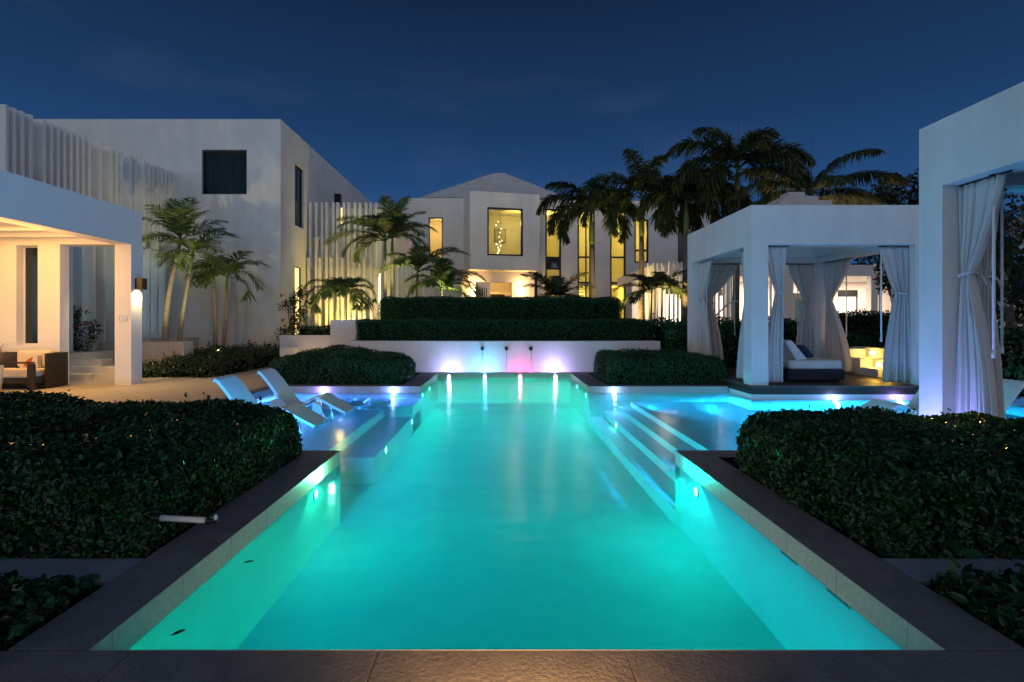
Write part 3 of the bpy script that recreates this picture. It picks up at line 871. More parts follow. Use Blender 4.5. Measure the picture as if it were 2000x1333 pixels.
palm('palm_tree', 'slim straight palm, left one of the rear pair in the left bed', (PX(419, 20.3), 20.3, .1), at(417, 558, 20.3), [(180, 55, .8, 1.2), (150, 30, .8, 1.2), (200, 15, .8, 1.2), (90, 75, .8, 1), (270, 50, .9, 1.2), (310, 70, .9, 1), (0, 60, 1, 1.1), (40, 40, .9, 1.2), (230, 35, .9, 1.2)], rt=.085, bow=(.05, 0), shaft=.6, group=GS, ll=.66, flen=1.2, droop=1.7, seed=13, lw=.042, nl=32)
palm('palm_tree', 'slim palm at the right of the rear pair, long frond hanging down its right side', (PX(431, 20.5), 20.5, .1), at(443, 566, 20.5), [(0, 50, 1.2, 1.0), (350, 30, 1.15, 1.3), (10, 8, .9, 1.6), (30, 68, .9, 1), (150, 55, .9, 1.2), (180, 30, .8, 1.3), (300, 55, 1.0, 1.2), (260, 35, .9, 1.3), (340, 72, 1.05, .8), (90, 60, .8, 1)], rt=.085, bow=(.06, 0), shaft=.55, group=GS, ll=.66, flen=1.5, droop=1.5, seed=14, lw=.042, nl=32)
# tall pair before the slatted screen, and lower palms towards the entrance
GC = 'palms before the middle of the house'
palm('palm_tree', 'slender palm left of a close pair, long fronds reaching left over the slats', (PX(752, 23.2), 23.2, .9), at(752, 500, 23.2), [(178, 35, 1.25, 1.1), (165, 55, 1.1, 1.0), (200, 20, .9, 1.3), (90, 70, 1, .8), (20, 62, .8, 1), (340, 30, .8, 1.3), (270, 50, .9, 1.2), (215, 50, 1, 1.2), (185, 8, .7, 1.3)], rt=.10, tmat='trunk_pale', shaft=.75, group=GC, ll=.78, flen=2.3, droop=1.3, seed=15, lw=.055, nl=52)
palm('palm_tree', 'slender palm right of a close pair, feathery top above the house parapet', (PX(765, 23.6), 23.6, .9), at(766, 495, 23.6), [(60, 82, 1.1, .6), (30, 66, 1.0, .8), (120, 80, 1.1, .5), (0, 42, 1.0, 1.1), (350, 18, .9, 1.2), (170, 55, 1.0, 1), (300, 60, .9, 1.1), (320, 35, 1.0, 1.2), (240, 55, .9, 1.1), (190, 25, .8, 1.2)], rt=.10, shaft=.75, group=GC, ll=.80, flen=2.1, droop=1.25, seed=16, lw=.055, nl=52)
palm('palm_tree', 'shorter palm with a leaning crown under the small lit window', (PX(814, 22.6), 22.6, .9), at(815, 548, 22.6), [(20, 62, 1.1, .9), (350, 50, 1.25, 1.0), (0, 30, 1.2, 1.2), (160, 60, .9, 1), (180, 35, .9, 1.2), (90, 75, .9, .8), (300, 45, 1, 1.2), (250, 45, .9, 1.2), (330, 12, 1.0, 1.2)], rt=.07, shaft=.45, group=GC, ll=.70, flen=2.0, droop=1.35, seed=17, lw=.055, nl=52)
palm('palm_tree', 'bushy pale green palm drooping towards the entrance lamp', (PX(862, 22.0), 22.0, .9), at(862, 572, 22.0), [(0, 55, 1.1, 1.2), (340, 40, 1.1, 1.3), (20, 30, 1.1, 1.3), (180, 55, .9, 1.2), (200, 30, .9, 1.3), (90, 70, .9, 1), (310, 60, 1, 1.2), (260, 45, .9, 1.2), (150, 40, .9, 1.2), (350, 8, 1.0, 1.2), (285, 75, .9, .8)], rt=.07, shaft=.25, group=GC, ll=.70, flen=1.9, droop=1.5, seed=18, lw=.055, nl=52)
# twin palms in the grey planter
GT = 'small twin palms in the grey planter'
palm('palm_tree', 'small arching palm on the left in the grey planter box', (PX(657, 19.9), 19.9, 1.6), at(656, 578, 19.9), [(180, 45, 1.1, 1.5), (165, 20, 1.0, 1.5), (200, 65, 1, 1.3), (120, 70, .8, 1.1), (60, 70, .8, 1.2), (270, 45, .9, 1.4), (230, 25, 1, 1.5), (300, 65, .8, 1.3), (195, 5, .9, 1.2)], rt=.045, tmat='trunk_dark', shaft=.2, group=GT, ll=.52, flen=1.35, droop=1.7, seed=19, lw=.042, spear=False)
palm('palm_tree', 'small arching palm on the right in the grey planter box', (PX(674, 20.1), 20.1, 1.6), at(677, 574, 20.1), [(0, 45, 1.1, 1.5), (15, 20, 1.0, 1.5), (340, 65, 1, 1.3), (70, 75, .8, 1.1), (120, 65, .8, 1.2), (270, 50, .9, 1.4), (310, 25, 1, 1.5), (240, 65, .8, 1.3), (350, 2, .9, 1.3)], rt=.045, tmat='trunk_dark', shaft=.2, group=GT, ll=.52, flen=1.35, droop=1.7, seed=20, lw=.042, spear=False)
# low palms right of the bay
palm('palm_tree', 'low dark spreading palm right of the entrance, arching over the upper hedge', (PX(1090, 23.0), 23.0, 1.0), at(1089, 585, 23.0), [(180, 42, 1.0, 1.0), (170, 12, 1, 1.2), (0, 42, 1.0, 1.0), (10, 14, 1, 1.2), (200, 62, 1, .8), (340, 60, 1, .8), (90, 70, .8, .8), (270, 40, 1, 1.2), (235, 22, .9, 1.2), (305, 20, .9, 1.2), (165, 55, 1.1, .8)], rt=.06, tmat='trunk_dark', mat='foxtail', shaft=.1, ll=.72, flen=1.75, droop=1.0, seed=21, lw=.06, spear=False)
GR = 'small twin palms before the slim white posts'
palm('palm_tree', 'small dark palm left of the two before the slim white posts', (PX(1272, 21.0), 21.0, .9), at(1273, 572, 21.0), [(180, 40, 1.1, 1.1), (160, 15, 1, 1.3), (200, 60, 1, 1), (30, 60, .8, 1), (270, 50, .9, 1.2), (90, 70, .8, 1), (220, 15, .9, 1.2), (310, 45, .9, 1.1)], rt=.05, tmat='trunk_pale', mat='foxtail', shaft=.12, ll=.55, flen=1.45, droop=1.3, seed=22, lw=.055, group=GR, spear=False)
palm('palm_tree', 'small dark palm right of the two before the slim white posts', (PX(1291, 21.2), 21.2, .9), at(1294, 568, 21.2), [(0, 40, 1.1, 1.1), (20, 15, 1, 1.3), (340, 60, 1, 1), (150, 60, .8, 1), (270, 50, .9, 1.2), (90, 75, .8, .9), (320, 15, .9, 1.2), (230, 45, .9, 1.1), (60, 50, .9, 1)], rt=.05, tmat='trunk_pale', mat='foxtail', shaft=.12, ll=.55, flen=1.45, droop=1.3, seed=23, lw=.055, group=GR, spear=False)
# foxtail palms on the right
GF = 'tall bushy palms on the right'
FX = dict(mat='foxtail', tmat='trunk_dark', plume=True, nl=150, lw=.06, hang=.5, group=GF)
palm('palm_tree', 'bushy tall palm nearest the lit bay window, leftmost of the row', (PX(1157, 24.0), 24.0, .9), at(1155, 478, 24.0), [(178, 52, 1.05, 1.15), (165, 72, .95, .9), (200, 30, 1.0, 1.3), (185, 15, .85, 1.5), (20, 70, .9, 1), (0, 45, 1.0, 1.2), (350, 20, .95, 1.5), (90, 65, .9, 1), (270, 62, .9, 1.2), (320, 45, 1.0, 1.3)], rt=.15, shaft=1.5, flen=2.75, droop=1.8, ll=.60, seed=31, **FX)
palm('palm_tree', 'tall bushy palm with a snapped frond stub and pale green upper trunk', (PX(1253, 22.5), 22.5, .9), at(1253, 462, 22.5), [(150, 58, 1.2, 1.15), (175, 32, 1.15, 1.3), (195, 12, .9, 1.5), (35, 82, 1.05, .8), (0, 52, 1.1, 1.2), (345, 30, 1.0, 1.5), (10, 10, .9, 1.6), (90, 70, .9, 1), (270, 58, .9, 1.2), (100, 84, 1.15, .7), (310, 45, 1.0, 1.3)], rt=.15, shaft=1.7, flen=2.9, droop=1.75, ll=.62, seed=32, **FX)
palm('palm_tree', 'tall bushy palm right beside the middle cabana roof corner', (PX(1338, 21.5), 21.5, .9), at(1340, 458, 21.5), [(20, 70, 1.1, 1), (160, 40, .9, 1.4), (190, 12, .8, 1.5), (10, 42, 1.2, 1.3), (350, 22, 1.1, 1.5), (60, 82, 1.0, .8), (0, 5, .9, 1.6), (90, 60, .9, 1), (270, 55, .9, 1.2), (300, 35, 1.0, 1.3)], rt=.15, shaft=1.5, flen=2.75, droop=1.75, ll=.62, seed=33, **FX)
palm('palm_tree', 'tallest bushy palm rising behind the middle cabana roof', (PX(1436, 20.3), 20.3, .2), at(1440, 372, 20.3), [(165, 62, 1.1, 1.1), (180, 35, 1.1, 1.3), (200, 12, .9, 1.5), (30, 74, 1.05, .9), (0, 52, 1.2, 1.1), (345, 32, 1.15, 1.3), (15, 10, 1.0, 1.4), (90, 70, .9, 1), (270, 58, .9, 1.2), (120, 80, 1.0, .8), (310, 40, 1.0, 1.3)], rt=.14, shaft=.9, flen=2.85, droop=1.7, ll=.64, seed=34, **FX)
palm('palm_tree', 'bushy palm partly hidden between the two tallest crowns of the row', (PX(1392, 23.5), 23.5, .2), at(1392, 452, 23.5), [(20, 62, 1.0, 1), (150, 55, 1.0, 1.2), (180, 25, .9, 1.4), (0, 35, 1.1, 1.3), (340, 15, 1.0, 1.5), (60, 80, 1.0, .8), (90, 60, .9, 1), (270, 55, .9, 1.2), (300, 40, 1.0, 1.3), (200, 8, .9, 1.5)], rt=.14, shaft=1.2, flen=2.6, droop=2.0, ll=.66, seed=36, **FX)
palm('palm_tree', 'palm with open arching fronds directly behind the stepped cabana roof', (PX(1584, 19.5), 19.5, .2), at(1584, 405, 19.5), [(8, 62, 1.25, .95), (0, 40, 1.2, 1.0), (15, 22, 1.25, .9), (355, 8, 1.2, .8), (172, 50, 1.05, 1.1), (180, 30, 1.1, 1.0), (190, 12, 1.0, .9), (150, 66, .8, 1), (90, 60, .9, 1), (30, 12, 1.3, .7), (270, 30, .8, 1)], rt=.14, shaft=.5, flen=3.0, droop=1.3, ll=.75, seed=35, mat='foxtail', tmat='trunk_dark', nl=95, lw=.06, hang=.8, group=GF)

# ------------------------------------------------------------------ fountain wall
fw = thing('fountain_wall', 'low white rendered fountain wall with three dark spouts at the pool head', 'wall', (0, 17.6, 0))
X = loc(fw)
mb = MB(); mb.box(PX(674, 17.6), PX(1290, 17.6), 17.6, 18.1, -.3, .985); mb.box(PX(674, 17.6), PX(674, 17.6) + .4, 18.1, 20.5, -.3, .985); mb.box(PX(1290, 17.6) - .4, PX(1290, 17.6), 18.1, 20.5, -.3, .985)
mb.build('wall', 'stucco', fw, bevel=.012, xf=X)
mb = MB(); mb.box(-2.55, 2.72, 17.1, 17.6, -.3, -.1)
mb.build('trough', 'plaster', fw, xf=X)
for i, px in enumerate((942, 989, 1037)):
    x = PX(px, 17.4)
    mb = frame_mb(x - .05, x + .05, 17.34, 17.598, .70, .80, .012)
    mb.box(x - .038, x + .038, 17.5, 17.59, .712, .788)
    mb.build('water_spout', 'metal_dark', fw, xf=X)
for i, (px, lab) in enumerate(((942, 'thin water jet falling from the left fountain spout, lit pale blue'), (989, 'thin water jet falling from the middle fountain spout'), (1037, 'thin water jet falling from the right fountain spout, beside the pink lamp'))):
    x = PX(px, 17.35)
    pts = [(x, 17.36 - .27 * math.sqrt(t), .735 - .9 * t * (1 if True else 0)) for t in [0, .02, .06, .12, .2, .32, .46, .62, .8, 1]]
    mb = MB().tube(pts, [.016, .016, .015, .014, .013, .013, .012, .013, .014, .022], 10)
    tag(mb.build('water_jet', 'stream', smooth=True), lab, 'water jet', 'fountain water jets')

# ------------------------------------------------------------------ planters at the foot of the house
pl = thing('planter', 'tall grey rendered planter box holding the small twin palms', 'planter', (PX(669, 19.3), 19.3, 0))
X = loc(pl)
mb = MB(); x0, x1 = PX(645, 19.3), PX(693, 19.3) + .6
mb.box(x0, x1, 19.3, 19.38, -.1, 1.69); mb.box(x0, x1, 20.5, 20.58, -.1, 1.69); mb.box(x0, x0 + .08, 19.38, 20.5, -.1, 1.69); mb.box(x1 - .08, x1, 19.38, 20.5, -.1, 1.69)
mb.build('box', 'stucco_smooth', pl, bevel=.008, xf=X)
MB().box(x0 + .08, x1 - .08, 19.38, 20.5, 1.2, 1.6).build('soil', 'soil', pl, xf=X)
pl = thing('planter', 'long low white planter at the corner of the left block, with a red bougainvillea', 'planter', (PX(595, 19.6), 19.6, 0))
X = loc(pl)
x0, x1 = PX(546, 19.6), PX(645, 19.6) - .003
zt = PZ(655, 19.6)
mb = MB()
mb.box(x0, x1, 19.6, 19.7, -.1, zt); mb.box(x0, x0 + .1, 19.7, 23.4, -.1, zt); mb.box(x1 - .1, x1, 19.7, 23.4, -.1, zt)
mb.build('box', 'stucco_smooth', pl, bevel=.008, xf=X)
MB().box(x0 + .1, x1 - .1, 19.7, 23.4, .5, zt - .08).build('soil', 'soil', pl, xf=X)
lw_ = MB(); lw_.box(PX(546, 19.1), PX(578, 19.1), 19.1, 19.45, -.1, PZ(679, 19.1))
tag(lw_.build('kerb_wall', 'stucco_smooth', bevel=.008), 'short low white kerb wall in front of the bougainvillea planter', 'wall')
hedge('shrub', 'low clipped green shrub filling the bougainvillea planter', 'shrub', (x0 + .55, x1 - .15, 19.75, 20.8, zt - .1, zt + .30), .15, 700, .06, .04, 'cover', .04, fold=False)

def bougain(label, cx, cy, z0, h, wd, seed, n=900):
    random.seed(seed)
    root = thing('bougainvillea', label, 'shrub', (cx, cy, z0))
    X = loc(root)
    mb = MB()
    for i in range(5):
        a = random.uniform(-.5, .5) * wd
        mb.tube([(cx + a * .2, cy, z0), (cx + a * .7, cy - .05, z0 + h * .5), (cx + a, cy - .1, z0 + h * .9)], [.018, .012, .006], 6)
    mb.build('stem', 'darkwood', root, xf=X)
    cl = [(cx + random.uniform(-.5, .5) * wd * (1 - .4 * t), cy + random.uniform(-.25, .25) * wd, z0 + h * t, random.uniform(.14, .28) * wd) for t in np.linspace(.08, .95, 18)]
    leafcloud('foliage', cl, n, .085, .055, 'cover', root, xf=(cx, cy, z0))
    fl_ = [(cx + random.uniform(-.62, .62) * wd * (1.05 - .4 * t), cy - .2 * wd, z0 + h * t, .04 * wd + .02) for t in (.2, .25, .35, .55, .6, .68, .85, .95)]
    for c_ in fl_: leafcloud('flower_cluster', [c_], 16, .07, .06, 'red_flower', root, xf=(cx, cy, z0))
bougain('climbing bougainvillea with red bracts at the corner of the left block', PX(577, 20.6), 20.4, zt - .1, 1.85, .95, 3, 1500)
bougain('dark green bougainvillea with pink-red bracts by the steps, seen through the left pavilion', PX(155, 17.2), 17.2, .62, 1.4, 1.0, 4, 1200)

# ------------------------------------------------------------------ left block (house wing)
B = 22.0
CX = PX(548, B)
wing = thing('house_wing', 'big plain white two-storey block with one dark window on its front', 'house', (CX, B, 0))
X = loc(wing)
ZT = PZ(233, B)
wx0, wx1, wz0, wz1 = PX(394, B), PX(482, B), PZ(380, B), PZ(293, B)
mb = MB()
wall_mb(mb, -21, CX, B, B + .3, 0, ZT, [(wx0, wx1, wz0, wz1)])
SY = lambda px: B * (980 - 548) / (980 - px)       # depth of a point on the side face from its pixel column
sy0, sy1 = SY(576), SY(594)
sz0, sz1 = PZ(440, sy0), PZ(318, sy0)
ly0, ly1 = SY(576), SY(591)
lz0, lz1 = .9, PZ(519, ly0)
wall_mb(mb, B + .3, 36.6, CX - .3, CX, 0, ZT, [(sy0, sy1, sz0, sz1), (ly0, ly1, lz0, lz1)], swap=True)
mb.box(-21, CX - .3, B + .3, 36.6, ZT - .5, ZT - .3)
mb.box(-21, -20.7, B + .3, 36.6, 0, ZT - .5); mb.box(-20.7, CX - .3, 36.3, 36.6, 0, ZT - .5)
mb.build('wall', 'stucco', wing, xf=X)
fr = frame_mb(wx0, wx1, B + .06, B + .16, wz0, wz1, .06).build('window', 'frame', wing, xf=X)
g = MB(); g.box(wx0 + .06, wx1 - .06, B + .10, B + .12, wz0 + .06, wz1 - .06); g.build('pane', 'glass_clear', fr, xf=X)
dr = MB()
nn_ = 60
for i in range(nn_):
    a0 = wx0 + (wx1 - wx0) * i / nn_; a1_ = wx0 + (wx1 - wx0) * (i + 1) / nn_
    yy = lambda k: B + .26 + .04 * math.sin(k * 1.9) + .02 * math.sin(k * .7)
    dr.quad((a0, yy(i), wz0), (a1_, yy(i + 1), wz0), (a1_, yy(i + 1), wz1 - .12), (a0, yy(i), wz1 - .12))
dr.build('drape', 'drape_dark', fr, xf=X)
fr = frame_mb(sy0, sy1, CX - .2, CX - .1, sz0, sz1, .05, swap=True).build('window', 'frame', wing, xf=X)
g = MB(); g.box(CX - .17, CX - .15, sy0 + .05, sy1 - .05, sz0 + .05, sz1 - .05); g.build('pane', 'glass_dark', fr, xf=X)
fr = frame_mb(ly0, ly1, CX - .2, CX - .1, lz0, lz1, .05, swap=True).build('window', 'frame', wing, xf=X)
g = MB(); g.box(CX - .17, CX - .15, ly0 + .05, ly1 - .05, lz0 + .05, lz1 - .05)
M['lit_pane'] = emit('lit_window', (1.0, .72, .22), 1.5)
g.build('pane', 'lit_pane', fr, xf=X)
# lamp box on the side face above the screen
wl = thing('wall_lamp', 'black box lamp high on the side of the left block, above the slat screen', 'wall lamp', (CX, SY(655), PZ(392, SY(655))))
X2 = loc(wl); yy = SY(655)
z_a, z_b = PZ(402, yy), PZ(379, yy)
mb = MB(); mb.box(CX + .002, CX + .05, yy - .18, yy + .18, z_a, z_b); mb.box(CX + .05, CX + .30, yy - .13, yy + .13, z_a + .02, z_b - .02)
mb.build('housing', 'metal_dark', wl, bevel=.01, xf=X2)
# vent dot
# low ledge and plinth along the slats
pt = MB(); pt.box(-13.48, PX(375, 21.5), 20.6, 21.95, -.05, PZ(659, 21.5)); 
tag(pt.build('stone_ledge', 'stonestep', bevel=.01), 'long beige stone ledge under the left slat screen, behind the slim palms', 'ledge')
pt = MB(); pt.box(-13.3, PX(400, 21.3), 20.2, 20.55, -.05, PZ(676, 20.5))
tag(pt.build('kerb_wall', 'stucco_smooth', bevel=.01), 'low white kerb wall in front of the beige stone ledge', 'wall')

# ------------------------------------------------------------------ left slat screen (facade along the left)
SX = PX(335, B)
scr = thing('slat_screen', 'long facade of tall white vertical fins rising above the left pavilion', 'slat screen', (SX, 15, 0))
X = loc(scr)
edges = [70, 130, 195, 260, 365, 420, 470, 520, 570, 620, 665, 713, 800, 885, 925, 963, 1038, 1075, 1142, 1175, 1210, 1243, 1273, 1305, 1335]
ysl = [SX * F / (e_ / 4.0 - 980) for e_ in edges]
ytop = 14.6
zt_f = lambda y: 7.55 + .033 * (y - 15)
prev = 14.5
for i, y in enumerate(ysl):
    wide = edges[i] in (365, 800, 885, 1038, 1142)
    d = min(.26, (y - prev) * .42)
    f_ = MB()
    zb = 4.75 if i % 3 else 4.45
    f_.box(SX - .60, SX, y - min(.12, d), y, zb, zt_f(y))
    f_.build('fin', 'fin', scr, bevel=.008, xf=X)
    prev = y
mb = MB(); mb.box(SX - 1.0, SX - .70, 14.5, B - .003, .3, 6.2); mb.build('back_wall', 'stucco', scr, xf=X)
mb = MB(); mb.box(SX - .69, SX - .61, 14.5, B - .004, 4.42, 4.62); mb.box(SX - .69, SX - .61, 14.5, B - .004, 5.9, 6.1)
mb.build('rail', 'stucco_smooth', scr, xf=X)
# lower storey: staggered fins with pale glass between
yy = 15.4; i = 0
while yy < B - .35:
    f_ = MB(); f_.box(SX - .45, SX + .03, yy, yy + .11, .62 if i % 2 else .9, 4.42); f_.build('fin', 'fin', scr, bevel=.008, xf=X)
    if i % 2 == 0:
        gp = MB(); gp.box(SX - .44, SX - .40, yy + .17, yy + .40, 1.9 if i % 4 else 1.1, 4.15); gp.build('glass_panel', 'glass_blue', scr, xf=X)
        gp = MB(); gp.box(SX - .44, SX - .40, yy + .17, yy + .40, 4.152, 4.30); gp.build('window_head', 'frame', scr, xf=X)
    yy += .47; i += 1
for k, y in enumerate((19.9, 20.2, 20.5, 20.85, 21.2)):
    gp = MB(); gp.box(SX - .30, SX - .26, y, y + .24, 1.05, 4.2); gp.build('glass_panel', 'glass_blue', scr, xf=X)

# ------------------------------------------------------------------ second slat screen, before the recess
S2 = 25.2
scr = thing('slat_screen', 'two-storey screen of staggered white fins, warmly lit, beside the left block', 'slat screen', (PX(670, S2), S2, 0))
X = loc(scr)
sx = lambda zx: PX(600 + zx / 4.0, S2)
for i, zx in enumerate((32, 78, 125, 160, 212, 245, 295, 330, 380, 418, 467, 503, 545)):
    f_ = MB(); x = sx(zx)
    zb = PZ(330 + (530 if i % 2 else 780) / 4.0, S2)
    f_.box(x - .058, x + .058, S2 - .18, S2 + .06, zb, 7.19); f_.build('fin', 'fin', scr, bevel=.008, xf=X)
for i, zx in enumerate((30, 90, 118, 170, 205, 252, 292, 340, 378, 424, 460, 516)):
    f_ = MB(); x = sx(zx)
    ztp = PZ(330 + (545 if i % 2 else 700) / 4.0, S2)
    f_.box(x - .058, x + .058, S2 - .38, S2 - .185, .6, ztp); f_.build('fin', 'fin', scr, bevel=.008, xf=X)
mb = MB(); wall_mb(mb, CX + .003, sx(610), S2 + .75, S2 + .95, .3, 7.1, [(sx(222), sx(238), PZ(438, S2 + .7), PZ(405, S2 + .7)), (sx(527), sx(546), .6, PZ(530, S2))])
mb.build('back_wall', 'stucco_smooth', scr, xf=X)
g = MB(); g.box(sx(222), sx(238), S2 + .85, S2 + .87, PZ(438, S2 + .7), PZ(405, S2 + .7)); g.build('pane', 'lit_pane', scr, xf=X)
M['lit_pane_pale'] = emit('lit_slot_window', (1.0, .95, .55), 1.7)
g = MB(); g.box(sx(527), sx(546), S2 + .85, S2 + .87, .6, PZ(530, S2)); g.build('pane', 'lit_pane_pale', scr, xf=X)
mb = MB(); mb.box(CX + .003, sx(560), S2 + .08, S2 + .2, PZ(470, S2), PZ(462, S2)); mb.box(CX + .003, sx(560), S2 + .08, S2 + .2, PZ(524, S2), PZ(517, S2)); mb.build('rail', 'stucco_smooth', scr, xf=X)
mb = MB(); mb.box(sx(606), sx(606) + .25, S2 + .4, 31.5, .3, 7.15); mb.build('return_wall', 'stucco_smooth', scr, xf=X)
# lower fins running back towards the entrance
for k in range(10):
    f_ = MB(); y = 25.9 + k * .58; x = sx(606) + .34 + k * .115
    f_.box(x, x + .16, y, y + .14, .6, 4.9 - .10 * (k % 3)); f_.build('fin', 'fin', scr, bevel=.008, xf=X)

# ------------------------------------------------------------------ main house
H = 30.0
house = thing('main_house', 'white main house in the middle with a projecting lit bay and pyramid roof', 'house', (0, H, 0))
X = loc(house)
BAY = Matrix.Translation((PX(918, H), H, 0)) @ Matrix.Rotation(R(13.5), 4, 'Z')
BX = X @ BAY
bw = 4.06                    # bay width along its face
zt = PZ(373, H); zb = PZ(526, H)
a0, a1_ = 4.06 * (951 - 918) / 136.0, 4.06 * (1021 - 918) / 136.0
z0, z1 = PZ(498, H), PZ(402, H) - .02
mb = MB()
wall_mb(mb, 0, bw, 0, .3, zb, zt, [(a0, a1_, z0, z1)])
mb.box(0, .3, .3, 3.0, zb, zt); mb.box(bw - .3, bw, .3, 3.0, zb, zt)
mb.box(.3, bw - .3, .3, 3.0, zt - .5, zt - .3); mb.box(.3, bw - .3, .3, 3.0, zb, zb + .2)
mb.build('bay', 'stucco', house, xf=BX)
fr = frame_mb(a0, a1_, .05, .17, z0, z1, .10).build('window', 'frame', house, xf=BX)
MB().box(a0 + .075, a1_ - .075, .10, .115, z0 + .075, z1 - .075).build('pane', 'glass', fr, xf=BX)
# room behind the bay window
room = MB()
ra, rb, rd = .32, bw - .31, 2.7
room.quad((ra, rd, zb + .25), (rb, rd, zb + .25), (rb, rd, zt - .75), (ra, rd, zt - .75))
room.quad((ra, .31, zb + .25), (ra, rd, zb + .25), (ra, rd, zt - .75), (ra, .31, zt - .75))
room.quad((rb, .31, zb + .25), (rb, rd, zb + .25), (rb, rd, zt - .75), (rb, .31, zt - .75))
room.quad((ra, .31, zb + .25), (rb, .31, zb + .25), (rb, rd, zb + .25), (ra, rd, zb + .25))
room.quad((ra, .31, zt - .75), (rb, .31, zt - .75), (rb, rd, zt - .75), (ra, rd, zt - .75))
room.box(ra, rb, rd - .12, rd - .004, zt - 1.25, zt - 1.12)
room.box(3.05, 3.10, rd - .05, rd - .005, zb + .26, zt - 1.6); room.box(3.55, 3.60, rd - .05, rd - .005, zb + .26, zt - 1.6); room.box(3.05, 3.60, rd - .051, rd - .006, zt - 1.6, zt - 1.52)
room.build('interior', 'roomwall', house, xf=BX)
p_ = frame_mb(2.02, 2.72, rd - .06, rd - .01, 6.5, 7.35, .025)
p_.box(2.045, 2.695, rd - .035, rd - .02, 6.525, 7.325, 1)
po = p_.build('picture', ['frame', 'art'], xf=BAY); tag(po, 'large framed print on the back wall of the lit bay room', 'picture')
lamp('bay_room_lamp', 'POINT', BAY @ Vector((2.9, 1.0, zt - 1.5)), (1, .74, .17), 62, .12)
# pendant chandelier
chn = thing('chandelier', 'cascade of small glowing glass globes hanging behind the bay window', 'chandelier', tuple(BAY @ Vector((2.05, 1.2, zt - .76))))
XC = loc(chn) @ BAY
M['globe'] = emit('glowing_globe', (1, .86, .5), 2.4)
MB().box(1.75, 2.35, 1.12, 1.28, zt - .80, zt - .752).build('canopy', 'white_metal', chn, xf=XC)
zspan = lambda py: PZ(py, H + 1.2)
for px, py in ((973, 431), (969, 438), (979, 444.5), (977, 452), (975, 461), (980, 468), (971, 476), (973, 482), (978, 478.5), (974, 489), (972, 493.5), (976, 471), (975, 486), (969, 474)):
    a = ((px - 980) / F * 31.65 + 2.05) / .972; z = zspan(py)
    gl = MB(); gl.sphere((a, 1.2, z), random.uniform(.035, .05)); 
    gl.tube([(a, 1.2, z + .03), (a, 1.2, zt - .79)], .003, 5, 1)
    gl.build('globe', ['globe', 'frame'], chn, xf=XC, smooth=True)
# entrance storey under the bay
ez = 1.05
mb = MB()
d0, d1 = 4.06 * (964 - 918) / 136.0, 4.06 * (1008 - 918) / 136.0
dz = PZ(551, H + 1.1)
wall_mb(mb, -.3, bw, 1.0, 1.25, ez, zb - .003, [(d0, d1, ez, dz)])
mb.build('entrance_wall', 'stucco_smooth', house, xf=BX)
mb = MB(); mb.box(-3, 10, .2, 6, .6, ez); mb.build('entrance_floor', 'stonestep', house, xf=BX)
hall = MB()
hd = 4.6
hall.quad((d0 - .8, hd, ez + .01), (d1 + .8, hd, ez + .01), (d1 + .8, hd, dz + .5), (d0 - .8, hd, dz + .5))
hall.quad((d0 - .8, 1.26, ez + .01), (d0 - .8, hd, ez + .01), (d0 - .8, hd, dz + .5), (d0 - .8, 1.26, dz + .5))
hall.quad((d1 + .8, 1.26, ez + .01), (d1 + .8, hd, ez + .01), (d1 + .8, hd, dz + .5), (d1 + .8, 1.26, dz + .5))
hall.quad((d0 - .8, 1.26, dz + .5), (d1 + .8, 1.26, dz + .5), (d1 + .8, hd, dz + .5), (d0 - .8, hd, dz + .5))
hall.box(d0 - .8, d1 + .8, 3.4, 3.5, dz - .62, dz - .45)
hall.build('hall', 'roomwall', house, xf=BX)
cn2 = MB(); cn2.box(d0 - .1, d1 + .1, 3.2, 3.7, ez + .01, PZ(574, H + 3)); cn2.build('console', 'darkwood', house, xf=BX, bevel=.01)
# open door leaf, swung out to the left
dm = BAY @ Matrix.Translation((d0, 1.0, 0)) @ Matrix.Rotation(R(205), 4, 'Z')
dl = MB(); dl.box(0, 1.05, -.03, .03, ez + .02, dz - .02)
dlo = dl.build('door', 'stucco_smooth', house, xf=X @ dm)
hb = MB()
for k in range(3): hb.box(.28 + k * .15, .32 + k * .15, -.05, .05, dz - 1.7, dz - .35)
hb.build('pull_bar', 'frame', dlo, xf=X @ dm)
lamp('hall_lamp', 'POINT', BAY @ Vector(((d0 + d1) / 2, 2.7, dz + .2)), (1, .58, .22), 80, .2)
M['sconce'] = emit('glowing_shade', (1, .72, .36), 14)
for px, lab in ((932, 'glowing drum wall lamp left of the open front door'), (1023, 'glowing drum wall lamp right of the front door')):
    a = 4.06 * (px - 918) / 136.0 * 1.02; zc = PZ(564, H + 1)
    wl = thing('wall_lamp', lab, 'wall lamp', tuple(BAY @ Vector((a, .9, zc))), 'lamps beside the front door')
    XW = loc(wl) @ BAY
    MB().tube([(a, .86, zc - .13), (a, .86, zc + .13)], .10, 14).build('shade', 'sconce', wl, xf=XW, smooth=False)
    MB().box(a - .05, a + .05, .92, .998, zc - .10, zc + .10).build('bracket', 'metal_dark', wl, xf=XW)
    lamp('sconce_lamp', 'POINT', BAY @ Vector((a, .72, zc - .25)), (1, .50, .14), 38, .06)
    lamp('sconce_lamp', 'POINT', BAY @ Vector((a, .72, zc + .28)), (1, .50, .14), 38, .06)

